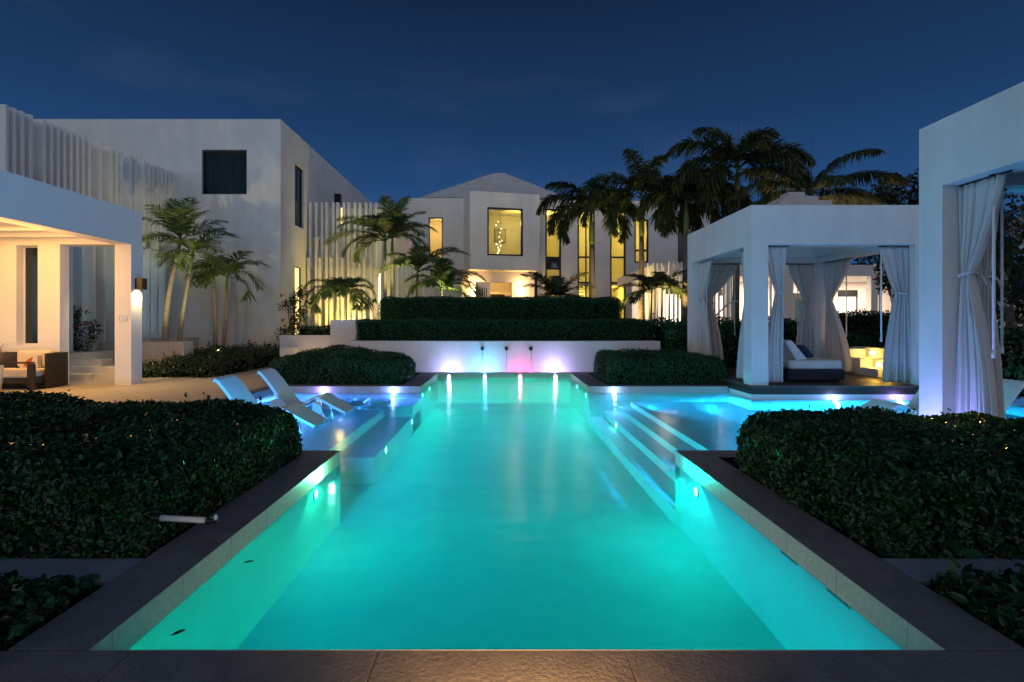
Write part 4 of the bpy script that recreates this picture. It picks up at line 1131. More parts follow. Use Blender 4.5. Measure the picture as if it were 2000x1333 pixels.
# left part of the main house, behind the bay
LH = 32.1
zl = PZ(387.5, LH)
wl0, wl1 = PX(837, LH), PX(865, LH); wlz0, wlz1 = PZ(486, LH), PZ(425, LH)
mb = MB()
wall_mb(mb, PX(795, LH), PX(906, LH), LH, LH + .3, .5, zl, [(wl0, wl1, wlz0 - .6, wlz1)])
mb.box(PX(795, LH), PX(795, LH) + .3, LH + .3, 40, .5, zl)
mb.box(PX(720, LH), PX(795, LH) - .003, LH + .4, LH + .7, .5, PZ(398, LH + .4))
mb.build('wall', 'stucco', house, xf=X)
fr = frame_mb(wl0, wl1, LH + .05, LH + .15, wlz0 - .6, wlz1, .07).build('window', 'frame', house, xf=X)
MB().box(wl0 + .07, wl1 - .07, LH + .1, LH + .115, wlz0 - .53, wlz1 - .07).build('pane', 'glass', fr, xf=X)
rm = MB()
def roombox(mb, x0, x1, y0, y1, z0, z1):
    mb.quad((x0, y1, z0), (x1, y1, z0), (x1, y1, z1), (x0, y1, z1)); mb.quad((x0, y0, z0), (x0, y1, z0), (x0, y1, z1), (x0, y0, z1)); mb.quad((x1, y0, z0), (x1, y1, z0), (x1, y1, z1), (x1, y0, z1))
    mb.quad((x0, y0, z0), (x1, y0, z0), (x1, y1, z0), (x0, y1, z0)); mb.quad((x0, y0, z1), (x1, y0, z1), (x1, y1, z1), (x0, y1, z1))
roombox(rm, wl0 - .6, wl1 + .6, LH + .31, LH + 3.0, wlz0 - .9, wlz1 + .3)
rm.build('interior', 'roomwall', house, xf=X)
lamp('left_room_lamp', 'POINT', ((wl0 + wl1) / 2, LH + 1.6, wlz1 - .3), (1, .66, .26), 48, .2)

# right part with three tall window strips
RH = 32.2
RM = Matrix.Translation((PX(1050, RH), RH, 0)) @ Matrix.Rotation(R(2.5), 4, 'Z')
RX = X @ RM
ra_ = lambda px: (px - 1050) / F * RH * 1.008
zr = PZ(391, RH)
strips = [(1065, 1096, 408, 600, (503, 525, 553), ()), (1128, 1162, 408, 600, (502, 552), (1145,)), (1192, 1223, 409, 625, (502, 552), ()), (1240, 1268, 427, 513, (488,), ()), (1326, 1347, 425, 513, (), ())]
ops = [(ra_(s_[0]), ra_(s_[1]), PZ(s_[3], RH), PZ(s_[2], RH)) for s_ in strips]
mb = MB(); wall_mb(mb, 0, ra_(1400), 0, .3, .5, zr, ops); mb.box(ra_(1400) - .3, ra_(1400), .3, 7, .5, zr)
mb.build('wall', 'stucco', house, xf=RX)
for k, s_ in enumerate(strips):
    o_ = ops[k]
    fr = frame_mb(o_[0], o_[1], .05, .17, o_[2], o_[3], .10, [PZ(b_, RH) for b_ in s_[4]], [ra_(v_) for v_ in s_[5]]).build('window', 'frame', house, xf=RX)
    MB().box(o_[0] + .075, o_[1] - .075, .10, .115, o_[2] + .075, o_[3] - .075).build('pane', 'glass' if k < 4 else 'glass_dark', fr, xf=RX)
    if k == 0: MB().box(o_[0] + .08, o_[1] - .08, .12, .14, PZ(524, RH), PZ(504, RH)).build('pane', 'glass_dark', fr, xf=RX)
rm = MB(); roombox(rm, ra_(1056), ra_(1232), .31, 4.2, 1.2, zr - .35)
rm.box(ra_(1056), ra_(1232), .32, 4.19, PZ(553, RH) - .08, PZ(553, RH) + .02)
rm.box(ra_(1110), ra_(1125), 3.2, 4.1, 1.2, zr - .4)
for k in range(7): rm.box(ra_(1130) , ra_(1160), 1.2 + .28 * k, 1.44 + .28 * k, 2.6 + .2 * k, 2.68 + .2 * k)
rm.build('interior', 'roomwall', house, xf=RX)
rm = MB(); roombox(rm, ra_(1236), ra_(1290), .31, 3.0, PZ(520, RH), PZ(418, RH)); rm.build('interior', 'roomwall', house, xf=RX)
for x, y, z, p in ((ra_(1080), 2.0, 7.9, 52), (ra_(1145), 2.0, 7.9, 52), (ra_(1205), 2.0, 7.9, 70), (ra_(1080), 2, 3.4, 40), (ra_(1145), 2.0, 3.4, 40), (ra_(1205), 2.2, 3.4, 46), (ra_(1255), 1.6, 7.2, 46)):
    lamp('stair_lamp', 'POINT', RM @ Vector((x, y, z)), (1, .78, .18), p, .25)
for px, py in ((1075.5, 417.5), (1087, 431)):
    dl = MB().tube([(ra_(px), 1.5, PZ(py, RH + 1.2)), (ra_(px), 1.5, PZ(py, RH + 1.2) + .06)], .06, 12)
    dl.build('downlight', 'globe', house, xf=RX)
# stepped white pyramid roof
rf = MB()
ax, ay, az = -.18, 37.2, PZ(342, 37.2)
e0, e1, ez0 = PX(822, 33.0), PX(1106, 33.0), PZ(388, 33.0)
NS = 20
for k in range(NS):
    t = k / NS
    xa = e0 + (ax - .25 - e0) * t; xb = e1 + (ax + .25 - e1) * t
    ya = 33.0 + (ay - .25 - 33.0) * t; yb = 41.4 + (ay + .25 - 41.4) * t
    zz = ez0 + (az - ez0) * t
    hh = (az - ez0) / NS
    rf.box(xa, xb, ya, yb, zz + hh * .35, zz + hh)
    rf.box(xa + .10, xb - .10, ya + .10, yb - .10, zz - .01, zz + hh * .35)
rf.build('roof', 'roof', house, xf=X)

# ------------------------------------------------------------------ guest house on the right, behind the cabana
G = 24.0
gh = thing('guest_house', 'long low white pavilion house glowing inside, behind the middle cabana', 'house', (PX(1500, G), G, 0))
X = loc(gh)
gx = lambda px: PX(px, G)
zr0, zr1 = PZ(543, G), PZ(522, G)
mb = MB(); mb.box(gx(1262), gx(2150), G - .9, G + 6, zr0, zr1); mb.build('roof', 'stucco_smooth', gh, bevel=.01, xf=X)
M['warmwall'] = surface('warm_white_wall', (.80, .74, .66), (.76, .70, .62), 1, .85)
for px0, px1 in ((1262, 1270), (1404, 1412), (1500, 1530), (1679, 1690), (1790, 1800), (2140, 2150)):
    MB().box(gx(px0), gx(px1) + .05, G - .75, G - .45, -.05, zr0 - .003).build('column', 'stucco_smooth', gh, bevel=.008, xf=X)
bwz = G + 2.6
gb = lambda px: PX(px, bwz)
wops = [(gb(1537), gb(1583), -.05, PZ(573, bwz)), (gb(1636), gb(1676), .9, PZ(567, bwz)), (gb(1692), gb(1720), .9, PZ(563, bwz)), (gb(1300), gb(1335), .9, PZ(562, bwz)), (gb(1403), gb(1425), .9, PZ(565, bwz))]
mb = MB(); wall_mb(mb, gx(1262), gx(2150), bwz, bwz + .25, -.05, zr0 - .003, wops); mb.build('wall', 'warmwall', gh, xf=X)
M['lit_white'] = emit('bright_lit_window', (1, .80, .58), 1.25)
for k, o_ in enumerate(wops):
    fr = frame_mb(o_[0], o_[1], bwz + .05, bwz + .15, o_[2], o_[3], .05)
    fr.box(o_[0] + .05, o_[1] - .05, bwz + .06, bwz + .14, o_[3] - .33, o_[3] - .05)
    fr = fr.build('window', 'frame', gh, xf=X)
    MB().box(o_[0] + .05, o_[1] - .05, bwz + .09, bwz + .11, o_[2] + .05, o_[3] - .33).build('pane', 'glass_dark' if k == 0 else 'lit_white', fr, xf=X)
for px, p in ((1305, 120), (1390, 90), (1470, 130), (1560, 120), (1640, 130), (1720, 130)):
    lamp('guest_lamp', 'AREA', (PX(px, G + 1), G + 1.0, zr0 - .01), (1, .78, .60), p * .9, (1.2, .8), target=(PX(px, G + 1), G + 1.0, 0))
MB().box(gx(1262), gx(2150), G - 2.0, G + 6, -.3, -.02).build('floor', 'stonestep', gh, xf=X)
wl = thing('wall_lamp', 'small warm wall lamp on the guest house beside its dark doorway', 'wall lamp', (gb(1530), bwz - .1, PZ(581, bwz)))
XW = loc(wl)
c_ = (gb(1530), bwz - .12, PZ(581, bwz))
frame_mb(c_[0] - .09, c_[0] + .09, bwz - .2, bwz - .003, c_[2] - .1, c_[2] + .1, .02).build('bracket', 'metal_dark', wl, xf=XW)
MB().box(c_[0] - .065, c_[0] + .065, bwz - .18, bwz - .05, c_[2] - .075, c_[2] + .075).build('shade', 'sconce', wl, xf=XW)
# slim post fence before the guest house
fe = thing('post_fence', 'row of slim free-standing white posts right of the house, before the guest house', 'fence', (gx(1330), 22.4, 0))
X = loc(fe)
FY = 22.4
for px in (1266, 1276, 1284, 1292, 1307, 1316, 1324, 1331, 1341, 1350, 1395, 1404, 1413, 1420, 1428, 1505):
    x = PX(px, FY)
    MB().box(x - .03, x + .03, FY - .05, FY + .05, -.05, PZ(512, FY) - (.0 if px > 1300 else .05)).build('post', 'fin', fe, bevel=.006, xf=X)
# handrail
hr = thing('handrail', 'slanting white metal handrail behind the left curtains of the middle cabana', 'handrail', (PX(1400, 19.8), 19.8, .9))
X = loc(hr)
MB().tube([at(1390, 626, 19.8), at(1395, 620, 19.8), at(1424, 592, 19.8), at(1436, 588, 19.8), at(1440, 589, 19.8)], .035, 8).build('rail', 'white_metal', hr, xf=X, smooth=True)
for px in (1397, 1432):
    b_ = at(px, 618 if px < 1410 else 589, 19.8); MB().tube([b_, (b_[0], b_[1], 0)], .022, 8).build('post', 'white_metal', hr, xf=X, smooth=True)

# ------------------------------------------------------------------ cabanas
def cabana(label, x0, x1, y0, y1, zd, ztop, zhead, pw, roof=True):
    c = thing('cabana', label, 'cabana', (x0, y0, zd))
    X = loc(c)
    for a in (x0, x1 - pw):
        for b_ in (y0, y1 - pw):
            MB().box(a, a + pw, b_, b_ + pw, zd, zhead).build('post', 'stucco', c, xf=X)
    mb = MB()
    for a in range(1):
        # hollow square of beams, mitred by butting
        mb.box(x0, x1, y0, y0 + pw, zhead, ztop); mb.box(x0, x1, y1 - pw, y1, zhead, ztop)
        mb.box(x0, x0 + pw, y0 + pw, y1 - pw, zhead, ztop); mb.box(x1 - pw, x1, y0 + pw, y1 - pw, zhead, ztop)
    mb.build('beam', 'stucco', c, xf=X)
    mb = MB()
    q = pw
    for k in range(2):       # ceiling with a stepped cornice
        i = q + .001 + .14 * k; z = zhead + .16 + .14 * k
        mb.box(x0 + i, x1 - i, y0 + i, y0 + i + .14, z, z + .14); mb.box(x0 + i, x1 - i, y1 - i - .14, y1 - i, z, z + .14)
        mb.box(x0 + i, x0 + i + .14, y0 + i + .14, y1 - i - .14, z, z + .14); mb.box(x1 - i - .14, x1 - i, y0 + i + .14, y1 - i - .14, z, z + .14)
    mb.box(x0 + q + .002, x1 - q - .002, y0 + q + .002, y1 - q - .002, zhead + .441, zhead + .5)
    mb.build('ceiling', 'stucco_smooth', c, xf=X)
    if roof:
        cx, cy = (x0 + x1) / 2, (y0 + y1) / 2
        mb = MB()
        for k, (h, hw) in enumerate(((0, 1.12), (.16, .89), (.32, .67), (.48, .45), (.64, .22))):
            mb.box(cx - hw, cx + hw, cy - hw, cy + hw, ztop - .05 + h, ztop - .05 + h + .17)
        mb.box(x0 + pw, x1 - pw, y0 + pw, y1 - pw, ztop - .1, ztop - .06)
        mb.build('roof', 'roof', c, xf=X, bevel=.012)
    return c
CX0, CX1, CY0, CY1 = 5.70, 9.84, 12.28, 16.5
cabana('white square cabana with a stepped roof and a daybed inside', CX0, CX1, CY0, CY1, .16, 4.28, 3.38, .39)
NX0, NX1, NY0, NY1 = 5.72, 9.86, 3.2, 7.37
cabana('white cabana cut by the right picture edge, its post tinted violet', NX0, NX1, NY0, NY1, .16, 4.24, 3.38, .39)
# decks
def deck(x0, x1, y0, y1, z, label=None, wall=True):
    mb = MB()
    n = int((y1 - y0) / .14)
    for i in range(n):
        a = y0 + (y1 - y0) * i / n
        mb.box(x0, x1, a + .003, y0 + (y1 - y0) * (i + 1) / n - .003, z - .04, z)
    o = mb.build('deck', 'deckwood'); tag(o, kind='structure')
    mb = MB(); mb.box(x0 + .02, x1 - .02, y0 + .02, y1, z - .20, z - .042); o2 = mb.build('deck_fascia', 'darkwood', o)
    mb = MB(); mb.box(x0 + .05, x1 - .05, y0 + .06, y1, -.9, z - .205); mb.build('deck_plinth', 'stucco_smooth', o)
    return o
deck(DKX, 11.4, DKY, 17.0, .158)
deck(5.70, 11.0, 2.9, 7.44, .158)

# curtains
def curtain(label, post, inward, normal, ztop, ztie, zbot, wtop, wtie, tie_off, wbot, bot_off, nf=7, amp=.045, seed=0, group=None, jitter=.0):
    r = random.Random(seed)
    post = Vector(post); u_ = Vector(inward).normalized(); n_ = Vector(normal).normalized()
    root = thing('curtain', label, 'curtain', (post.x, post.y, zbot), group)
    X = loc(root)
    NU, NV = 64, 44
    ph = r.uniform(0, 6)
    tt = (ztop - ztie) / (ztop - zbot)
    V = []; Fq = []
    freq = [1 + .25 * math.sin(3 * k + ph) for k in range(4)]
    for j in range(NV + 1):
        v = j / NV
        z = ztop + (zbot - ztop) * v
        if v < tt:
            s_ = v / tt; k = s_ ** 1.35
            L_ = 0 + (tie_off - wtie / 2) * k; W_ = wtop + (wtie - wtop) * k
            am = amp * (.55 + .5 * s_)
        else:
            s_ = (v - tt) / (1 - tt); k = 1 - (1 - s_) ** 1.7
            L_ = tie_off - wtie / 2 + (bot_off - wbot / 2 - tie_off + wtie / 2) * k; W_ = wtie + (wbot - wtie) * k
            am = amp * (1.05 + .35 * s_)
        pinch = math.exp(-((v - tt) / .02) ** 2)
        for i in range(NU + 1):
            q = i / NU
            qq = q + .022 * math.sin(q * 9 + ph + v * 2.0) + .012 * math.sin(q * 23 + ph * 3 - v * 1.6)
            w1 = math.sin(2 * math.pi * nf * qq * 1.0 + ph + .5 * math.sin(v * 3 + ph))
            w2 = math.sin(2 * math.pi * nf * .47 * qq + ph * 2 + v * 1.3)
            w3 = math.sin(2 * math.pi * nf * 1.9 * qq + ph * 5 + v * 2.2)
            off = am * ((.55 + .3 * math.sin(q * 7 + ph)) * w1 + .45 * w2 + .22 * w3) * (1 - .45 * pinch)
            dx = L_ + W_ * qq + .012 * w2
            p = post + u_ * dx + n_ * off
            V.append((p.x, p.y, z + (.006 * math.cos(2 * math.pi * nf * qq) if j == NV else 0)))
    for j in range(NV):
        for i in range(NU):
            a = j * (NU + 1) + i
            Fq.append((a, a + 1, a + NU + 2, a + NU + 1))
    mb = MB(); mb.add(V, Fq)
    o = mb.build('cloth', 'cloth', root, smooth=True, xf=X)
    so = o.modifiers.new('s', 'SOLIDIFY'); so.thickness = .006
    # tie band with a short loose end
    c = post + u_ * tie_off; rw = wtie * .5 + .02
    ring = []
    for k in range(17):
        a = 2 * math.pi * k / 16
        p = c + u_ * rw * math.cos(a) + n_ * (amp * 1.25 + .02) * math.sin(a)
        ring.append((p.x, p.y, ztie + .02 * math.cos(a)))
    t_ = MB().tube(ring, .018, 8, cap=False)
    e_ = c + u_ * rw * .6 - n_ * (amp * 1.25 + .04)
    t_.tube([tuple(e_) [:2] + (ztie,), (e_.x + u_.x * .05, e_.y + u_.y * .05, ztie - .05), (e_.x + u_.x * .09, e_.y + u_.y * .09, ztie - .14)], [.016, .012, .016], 6)
    t_.build('tieback', 'cloth', root, smooth=True, xf=X)
    # header track
    tr = MB(); p0, p1 = post + u_ * .0, post + u_ * (wtop + .05)
    tr.tube([(p0.x, p0.y, ztop + .012), (p1.x, p1.y, ztop + .012)], .012, 6)
    tr.build('track', 'metal_dark', root, xf=X)
    return root
GCU = 'white curtains of the middle cabana'
ZH, ZC = 3.355, .21
fy = CY0 + .20
tY = lambda py, Y: PZ(py, Y)
curtain('curtain just right of the near corner post of the middle cabana, before the daybed', (CX0 + .40, fy, 0), (1, 0, 0), (0, -1, 0), ZH, PZ(572, fy), ZC, .52, .13, .34, .42, .22, 7, .05, 1, GCU)
curtain('broad tied curtain at the right front post of the middle cabana, shading to violet below', (CX1 - .40, fy, 0), (-1, 0, 0), (0, -1, 0), ZH, PZ(574, fy), ZC, .66, .26, .17, .62, .26, 8, .055, 2, GCU)
sxp = CX0 + .20
curtain('curtain on the left side of the middle cabana, hanging against the near corner post', (sxp, CY0 + .40, 0), (0, 1, 0), (-1, 0, 0), ZH, PZ(582, 13.2), ZC, .55, .14, .18, .75, .42, 7, .05, 3, GCU)
curtain('tied curtain at the far left post of the middle cabana, on the pool side', (sxp, CY1 - .40, 0), (0, -1, 0), (-1, 0, 0), ZH, PZ(585, 15.8), ZC, 1.05, .2, .3, .9, .5, 8, .06, 4, GCU)
by = CY1 - .20
curtain('curtain sweeping to the far left post across the back of the middle cabana', (CX0 + .40, by, 0), (1, 0, 0), (0, 1, 0), ZH, PZ(585, by), ZC, 1.05, .2, .12, .62, .30, 8, .05, 5, GCU)
curtain('back curtain of the middle cabana, left of the rear right post', (CX1 - .40, by, 0), (-1, 0, 0), (0, 1, 0), ZH, PZ(587, by), ZC, .78, .14, .22, .55, .32, 7, .05, 6, GCU)
rx_ = CX1 - .20
curtain('curtain right of the rear right post of the middle cabana, beside the lit steps', (rx_, CY1 - .40, 0), (0, -1, 0), (1, 0, 0), ZH, PZ(587, 15.8), ZC, 1.3, .22, .3, 1.1, .62, 7, .05, 7, GCU)
GNU = 'white curtains of the near cabana'
curtain('large tied curtain at the violet-lit post of the near cabana, closest to the pool', (NX0 + .22, NY1 - .40, 0), (0, -1, 0), (-1, 0, 0), ZH, PZ(537, 6.85), .21, .66, .13, .12, .50, .24, 7, .055, 8, GNU)
curtain('curtain behind the large tied curtain of the near cabana, on its far side', (NX0 + .40, NY1 - .20, 0), (1, 0, 0), (0, 1, 0), ZH, PZ(542, 7.17), .21, .56, .15, .30, .62, .28, 7, .05, 9, GNU)

# hanging curtain rods
def wand(label, x, y, z1, z0, r=.012, group='thin curtain wands of the middle cabana'):
    root = thing('curtain_wand', label, 'curtain rod', (x, y, z0), group)
    X = loc(root)
    MB().tube([(x, y, z0), (x, y, z1)], r, 8).build('rod', 'white_metal', root, xf=X, smooth=True)
    MB().tube([(x, y, z1 - .005), (x, y, z1 + .02)], r * 2.6, 10).build('glider', 'metal_dark', root, xf=X)
    MB().tube([(x, y, z0 - .05), (x, y, z0 + .04)], r * 1.35, 8).build('grip', 'white_metal', root, xf=X, smooth=True)
wand('thickest front curtain wand, hanging left of the broad right curtain of the middle cabana', PX(1721, fy), fy, ZH, PZ(664, fy), .018)
wand('thin wand hanging over the back hedge, left of the rear right post', PX(1558, by), by, ZH, PZ(655, by), .013)
wand('thin wand just right of the rear curtain, in front of the glowing guest house', PX(1653, 15.0), 15.0, ZH, PZ(655, 15.0), .014)
wand('thin wand close to the left edge of the broad right curtain', PX(1742, 13.6), 13.6, ZH, PZ(655, 13.6), .012)
wand('thin wand in the left opening of the middle cabana, before the dark palm trunk', PX(1435, by), by, ZH, PZ(652, by), .012)
wand('thin wand in front of the far left curtain of the middle cabana', sxp - .02, F * (sxp - .02) / (1380 - 980.0), ZH, PZ(655, 15.2), .010)
wand('white wand just right of the large tied curtain of the near cabana', NX0 + .2, F * (NX0 + .2) / (1941 - 980.0), ZH, PZ(692, 6.45), .017, 'curtain wands of the near cabana')
wand('white wand nearer the right picture edge, on the far side of the near cabana', PX(1957, 7.2), 7.2, ZH, PZ(684, 7.2), .015, 'curtain wands of the near cabana')

# daybed in the middle cabana
db = thing('daybed', 'white cushioned daybed on a dark wicker base inside the middle cabana', 'daybed', (8.1, 13.6, .158))
X = loc(db)
x0, x1 = PX(1538, 13.0), PX(1648, 13.0)
mb = MB(); mb.box(7.0 - .1, x1, 12.95, 14.25, .2, .46); mb.box(7.0, x1 - .1, 13.0, 14.2, .16, .2)
mb.build('base', 'wicker', db, bevel=.02, xf=X)
mb = MB(); mb.box(6.95, x1 - .02, 12.98, 14.22, .462, .68)
mb.build('mattress', 'cushion', db, bevel=.07, xf=X, seg=4)
mb = MB()
vs = [(6.45, 13.0, .52), (6.95, 13.0, .52), (6.62, 13.0, 1.30), (6.46, 13.0, 1.28)]
vs = [(7.15, 13.0, .66), (7.42, 13.0, .70), (7.02, 13.0, 1.18), (6.86, 13.0, 1.13)]
vs2 = [(a, 14.2, c) for a, b_, c in vs]
mb.add(vs + vs2, [(0, 1, 2, 3), (7, 6, 5, 4), (0, 4, 5, 1), (1, 5, 6, 2), (2, 6, 7, 3), (3, 7, 4, 0)])
mb.build('backrest', 'cushion', db, bevel=.05, xf=X, seg=3)
pb = MB()
vs = [(7.46, 13.05, .72), (7.62, 13.05, .76), (7.38, 13.05, 1.05), (7.24, 13.05, 1.02)]
vs2 = [(a, 13.6, c) for a, b_, c in vs]
pb.add(vs + vs2, [(0, 1, 2, 3), (7, 6, 5, 4), (0, 4, 5, 1), (1, 5, 6, 2), (2, 6, 7, 3), (3, 7, 4, 0)])
tag(pb.build('pillow', 'blue_cloth', bevel=.05, seg=3), 'navy blue pillow leaning on the daybed backrest', 'pillow')

# lit garden steps by the middle cabana
st = thing('garden_steps', 'three white steps beside the middle cabana, lit yellow by two small lamps', 'steps', (10.3, 14.2, .16))
X = loc(st)
for k, (y, z, xr) in enumerate(((14.15, .36, 10.25), (14.85, .60, 10.45), (15.5, .84, 10.5))):
    MB().box(9.9, xr, y, y + (.70 if k < 2 else 1.2), .1, z).build('step', 'stucco_smooth', st, bevel=.01, xf=X)
mb = MB(); mb.box(10.52, 10.8, 13.3, 16.2, .1, .88); mb.box(10.255, 10.515, 14.15, 14.84, .1, .60)
mb.build('side_wall', 'stucco_smooth', st, bevel=.01, xf=X)
M['stepglow'] = emit('step_lamp_glow', (1, .75, .3), 40)
for x, y, z, lab in ((10.50, 15.25, .735, 'upper'), (10.24, 14.62, .45, 'lower')):
    o = frame_mb(y - .07, y + .07, x - .016, x - .002, z - .05, z + .05, .014, swap=True)
    o.box(x - .010, x - .004, y - .056, y + .056, z - .036, z + .036, 1)
    o.build('step_light', ['white_metal', 'stepglow'], st, xf=X)
    lamp('step_lamp', 'POINT', (x - .14, y - .12, z - .02), (1, .54, .05), 9, .04)
lamp('step_lamp', 'POINT', (10.0, 13.9, .42), (1, .54, .05), 5, .05)

# loungers standing in the shallow water
def lounger(label, foot, d, group):
    """foot: (x, y) of the foot end centre, d: +1 back towards +X, -1 towards -X"""
    root = thing('pool_lounger', label, 'lounger', (foot[0] + d * .9, foot[1], -.37), group)
    prof = [(0, -.13), (.10, -.075), (.28, .02), (.48, .13), (.58, .165), (.68, .15), (.82, .07), (.98, -.015), (1.10, -.03), (1.20, .02), (1.34, .19), (1.52, .43), (1.70, .63), (1.78, .66)]
    prof = [(a * .95, b_) for a, b_ in prof]
    W_ = .34; th = .055
    # smooth the profile
    pts = [Vector((a, 0, b_)) for a, b_ in prof]
    fine = []
    for i in range(len(pts) - 1):
        p0 = pts[max(i - 1, 0)]; p1 = pts[i]; p2 = pts[i + 1]; p3 = pts[min(i + 2, len(pts) - 1)]
        for k in range(4):
            t = k / 4
            fine.append(.5 * ((2 * p1) + (p2 - p0) * t + (2 * p0 - 5 * p1 + 4 * p2 - p3) * t * t + (3 * p1 - p0 - 3 * p2 + p3) * t ** 3))
    fine.append(pts[-1])
    V = []; Fq = []
    n = len(fine)
    for i, p in enumerate(fine):
        tg = (fine[min(i + 1, n - 1)] - fine[max(i - 1, 0)]).normalized()
        nn = Vector((-tg.z, 0, tg.x))
        wd = W_ * (1 - .12 * abs(2 * i / n - 1) ** 6)
        for s_, o in ((-1, 0), (1, 0), (1, -th), (-1, -th)):
            q = p + nn * o
            V.append((foot[0] + d * q.x, foot[1] + s_ * wd, q.z))
    for i in range(n - 1):
        for k in range(4):
            a = i * 4 + k; b_ = i * 4 + (k + 1) % 4
            Fq.append((a, b_, b_ + 4, a + 4))
    Fq.append((0, 1, 2, 3)); Fq.append(tuple((n - 1) * 4 + k for k in (3, 2, 1, 0)))
    mb = MB(); mb.add(V, Fq)
    mb.build('shell', 'shell', root, bevel=.018, xf=loc(root), seg=3)
    for a, b_, zt_ in ((.42, .68, .06), (1.16, 1.50, .10)):
        for s_ in (-1, 1):
            y = foot[1] + s_ * .27
            x_a, x_b = foot[0] + d * a, foot[0] + d * b_
            xm = (x_a + x_b) / 2
            V = [(x_a, y - .03, -.368), (x_b, y - .03, -.368), (xm + (x_b - xm) * .75, y - .03, zt_), (xm + (x_a - xm) * .35, y - .03, zt_)]
            V += [(p[0], y + .03, p[2]) for p in V]
            l_ = MB(); l_.add(V, [(0, 1, 2, 3), (7, 6, 5, 4), (0, 4, 5, 1), (1, 5, 6, 2), (2, 6, 7, 3), (3, 7, 4, 0)])
            l_.build('leg', 'shell', root, bevel=.012, xf=loc(root))
    return root
lounger('white pool lounger in the left shallows nearest the big hedge', (-3.12, 9.3), -1, 'loungers in the left shallows')
lounger('white pool lounger in the left shallows, farther from the camera and overlapping the other', (-3.0, 10.65), -1, 'loungers in the left shallows')
lounger('white pool lounger whose foot end shows left of the near cabana post', (6.44, 9.75), 1, 'loungers in the right shallows')
lounger('white pool lounger at the right edge, backrest showing past the near cabana curtain', (6.55, 8.75), 1, 'loungers in the right shallows')
stl = thing('side_stool', 'round brown wooden drum stool at the right picture edge by the lounger', 'stool', (8.72, 8.3, -.3))
X = loc(stl)
zc = .2
prof = [(-.30, .16), (-.1, .20), (.1, .225), (.25, .225), (.40, .20), (.50, .15)]
MB().tube([(8.72, 8.35, z) for z, r in prof], [r for z, r in prof], 20).build('drum', 'palewood', stl, xf=X, smooth=True)

# ------------------------------------------------------------------ left pavilion
VX, VY1 = -9.5, 14.2
pv = thing('pavilion', 'open white pavilion at the left edge with warm lit ceiling and one corner column', 'pavilion', (VX, VY1, 0))
X = loc(pv)
cw = .42
MB().box(VX - cw, VX, VY1 - cw, VY1, -.05, 3.6).build('column', 'stucco_smooth', pv, xf=X)
MB().box(VX - cw, VX, 7.6, 7.6 + cw, -.05, 3.6).build('column', 'stucco_smooth', pv, xf=X)
mb = MB()
mb.box(VX - cw, VX, 7.6, VY1, 3.6, 4.5); mb.box(-17, VX - cw, VY1 - cw, VY1, 3.6, 4.5); mb.box(-17, VX - cw, 7.6, 7.6 + cw, 3.6, 4.5)
mb.build('beam', 'stucco_smooth', pv, xf=X)
mb = MB()
mb.box(-17, VX - cw - .001, VY1 - cw - .22, VY1 - cw - .001, 3.76, 4.0); mb.box(VX - cw - .22, VX - cw - .001, 7.6 + cw, VY1 - cw - .221, 3.76, 4.0)
mb.box(-17, VX - cw - .221, VY1 - cw - .44, VY1 - cw - .221, 3.88, 4.0)
mb.box(-17, VX - cw - .001, 7.6 + cw, VY1 - cw - .002, 4.002, 4.2)
mb.build('ceiling', 'stucco_smooth', pv, xf=X)
vw = VY1 - cw + .0
xw = PX(118, 13.8)
mb = MB(); wall_mb(mb, -17, xw, vw + .0, vw + .30, -.05, 3.597, [(PX(33, 13.8), PX(75, 13.8), PZ(674, 13.8), PZ(480, 13.8))])
mb.build('wall', 'stucco_smooth', pv, xf=X)
fr = frame_mb(PX(33, 13.8), PX(75, 13.8), vw + .22, vw + .29, PZ(674, 13.8), PZ(480, 13.8), .03, vbars=(PX(61, 13.8),)).build('window', 'white_metal', pv, xf=X)
MB().box(PX(33, 13.8) + .03, PX(75, 13.8) - .03, vw + .24, vw + .26, PZ(674, 13.8) + .03, PZ(480, 13.8) - .03).build('pane', 'glass_dark', fr, xf=X)
# switch plate and speaker
sw = frame_mb(PX(233, 13.8), PX(250, 13.8), VY1 - cw - .014, VY1 - cw - .002, PZ(628, 13.8), PZ(616, 13.8), .012)
sw.box(PX(236.5, 13.8), PX(240.5, 13.8), VY1 - cw - .012, VY1 - cw - .003, PZ(626, 13.8), PZ(618, 13.8)); sw.box(PX(243, 13.8), PX(247, 13.8), VY1 - cw - .012, VY1 - cw - .003, PZ(626, 13.8), PZ(618, 13.8))
sw.build('switch_plate', 'stucco_smooth', pv, xf=X)
sp = MB().tube([(PX(98.5, 13.78), vw - .012, PZ(501, 13.78)), (PX(98.5, 13.78), vw - .001, PZ(501, 13.78))], .085, 20)
sp.build('round_cover', 'stucco_smooth', pv, xf=X)
lamp('pavilion_lamp', 'AREA', (-12.2, 11.0, 3.98), (1, .50, .12), 180, (3.2, 4.5), target=(-12.2, 11.0, 0))
lamp('pavilion_lamp', 'POINT', (-10.7, 11.2, 3.0), (1, .50, .12), 190, .25)
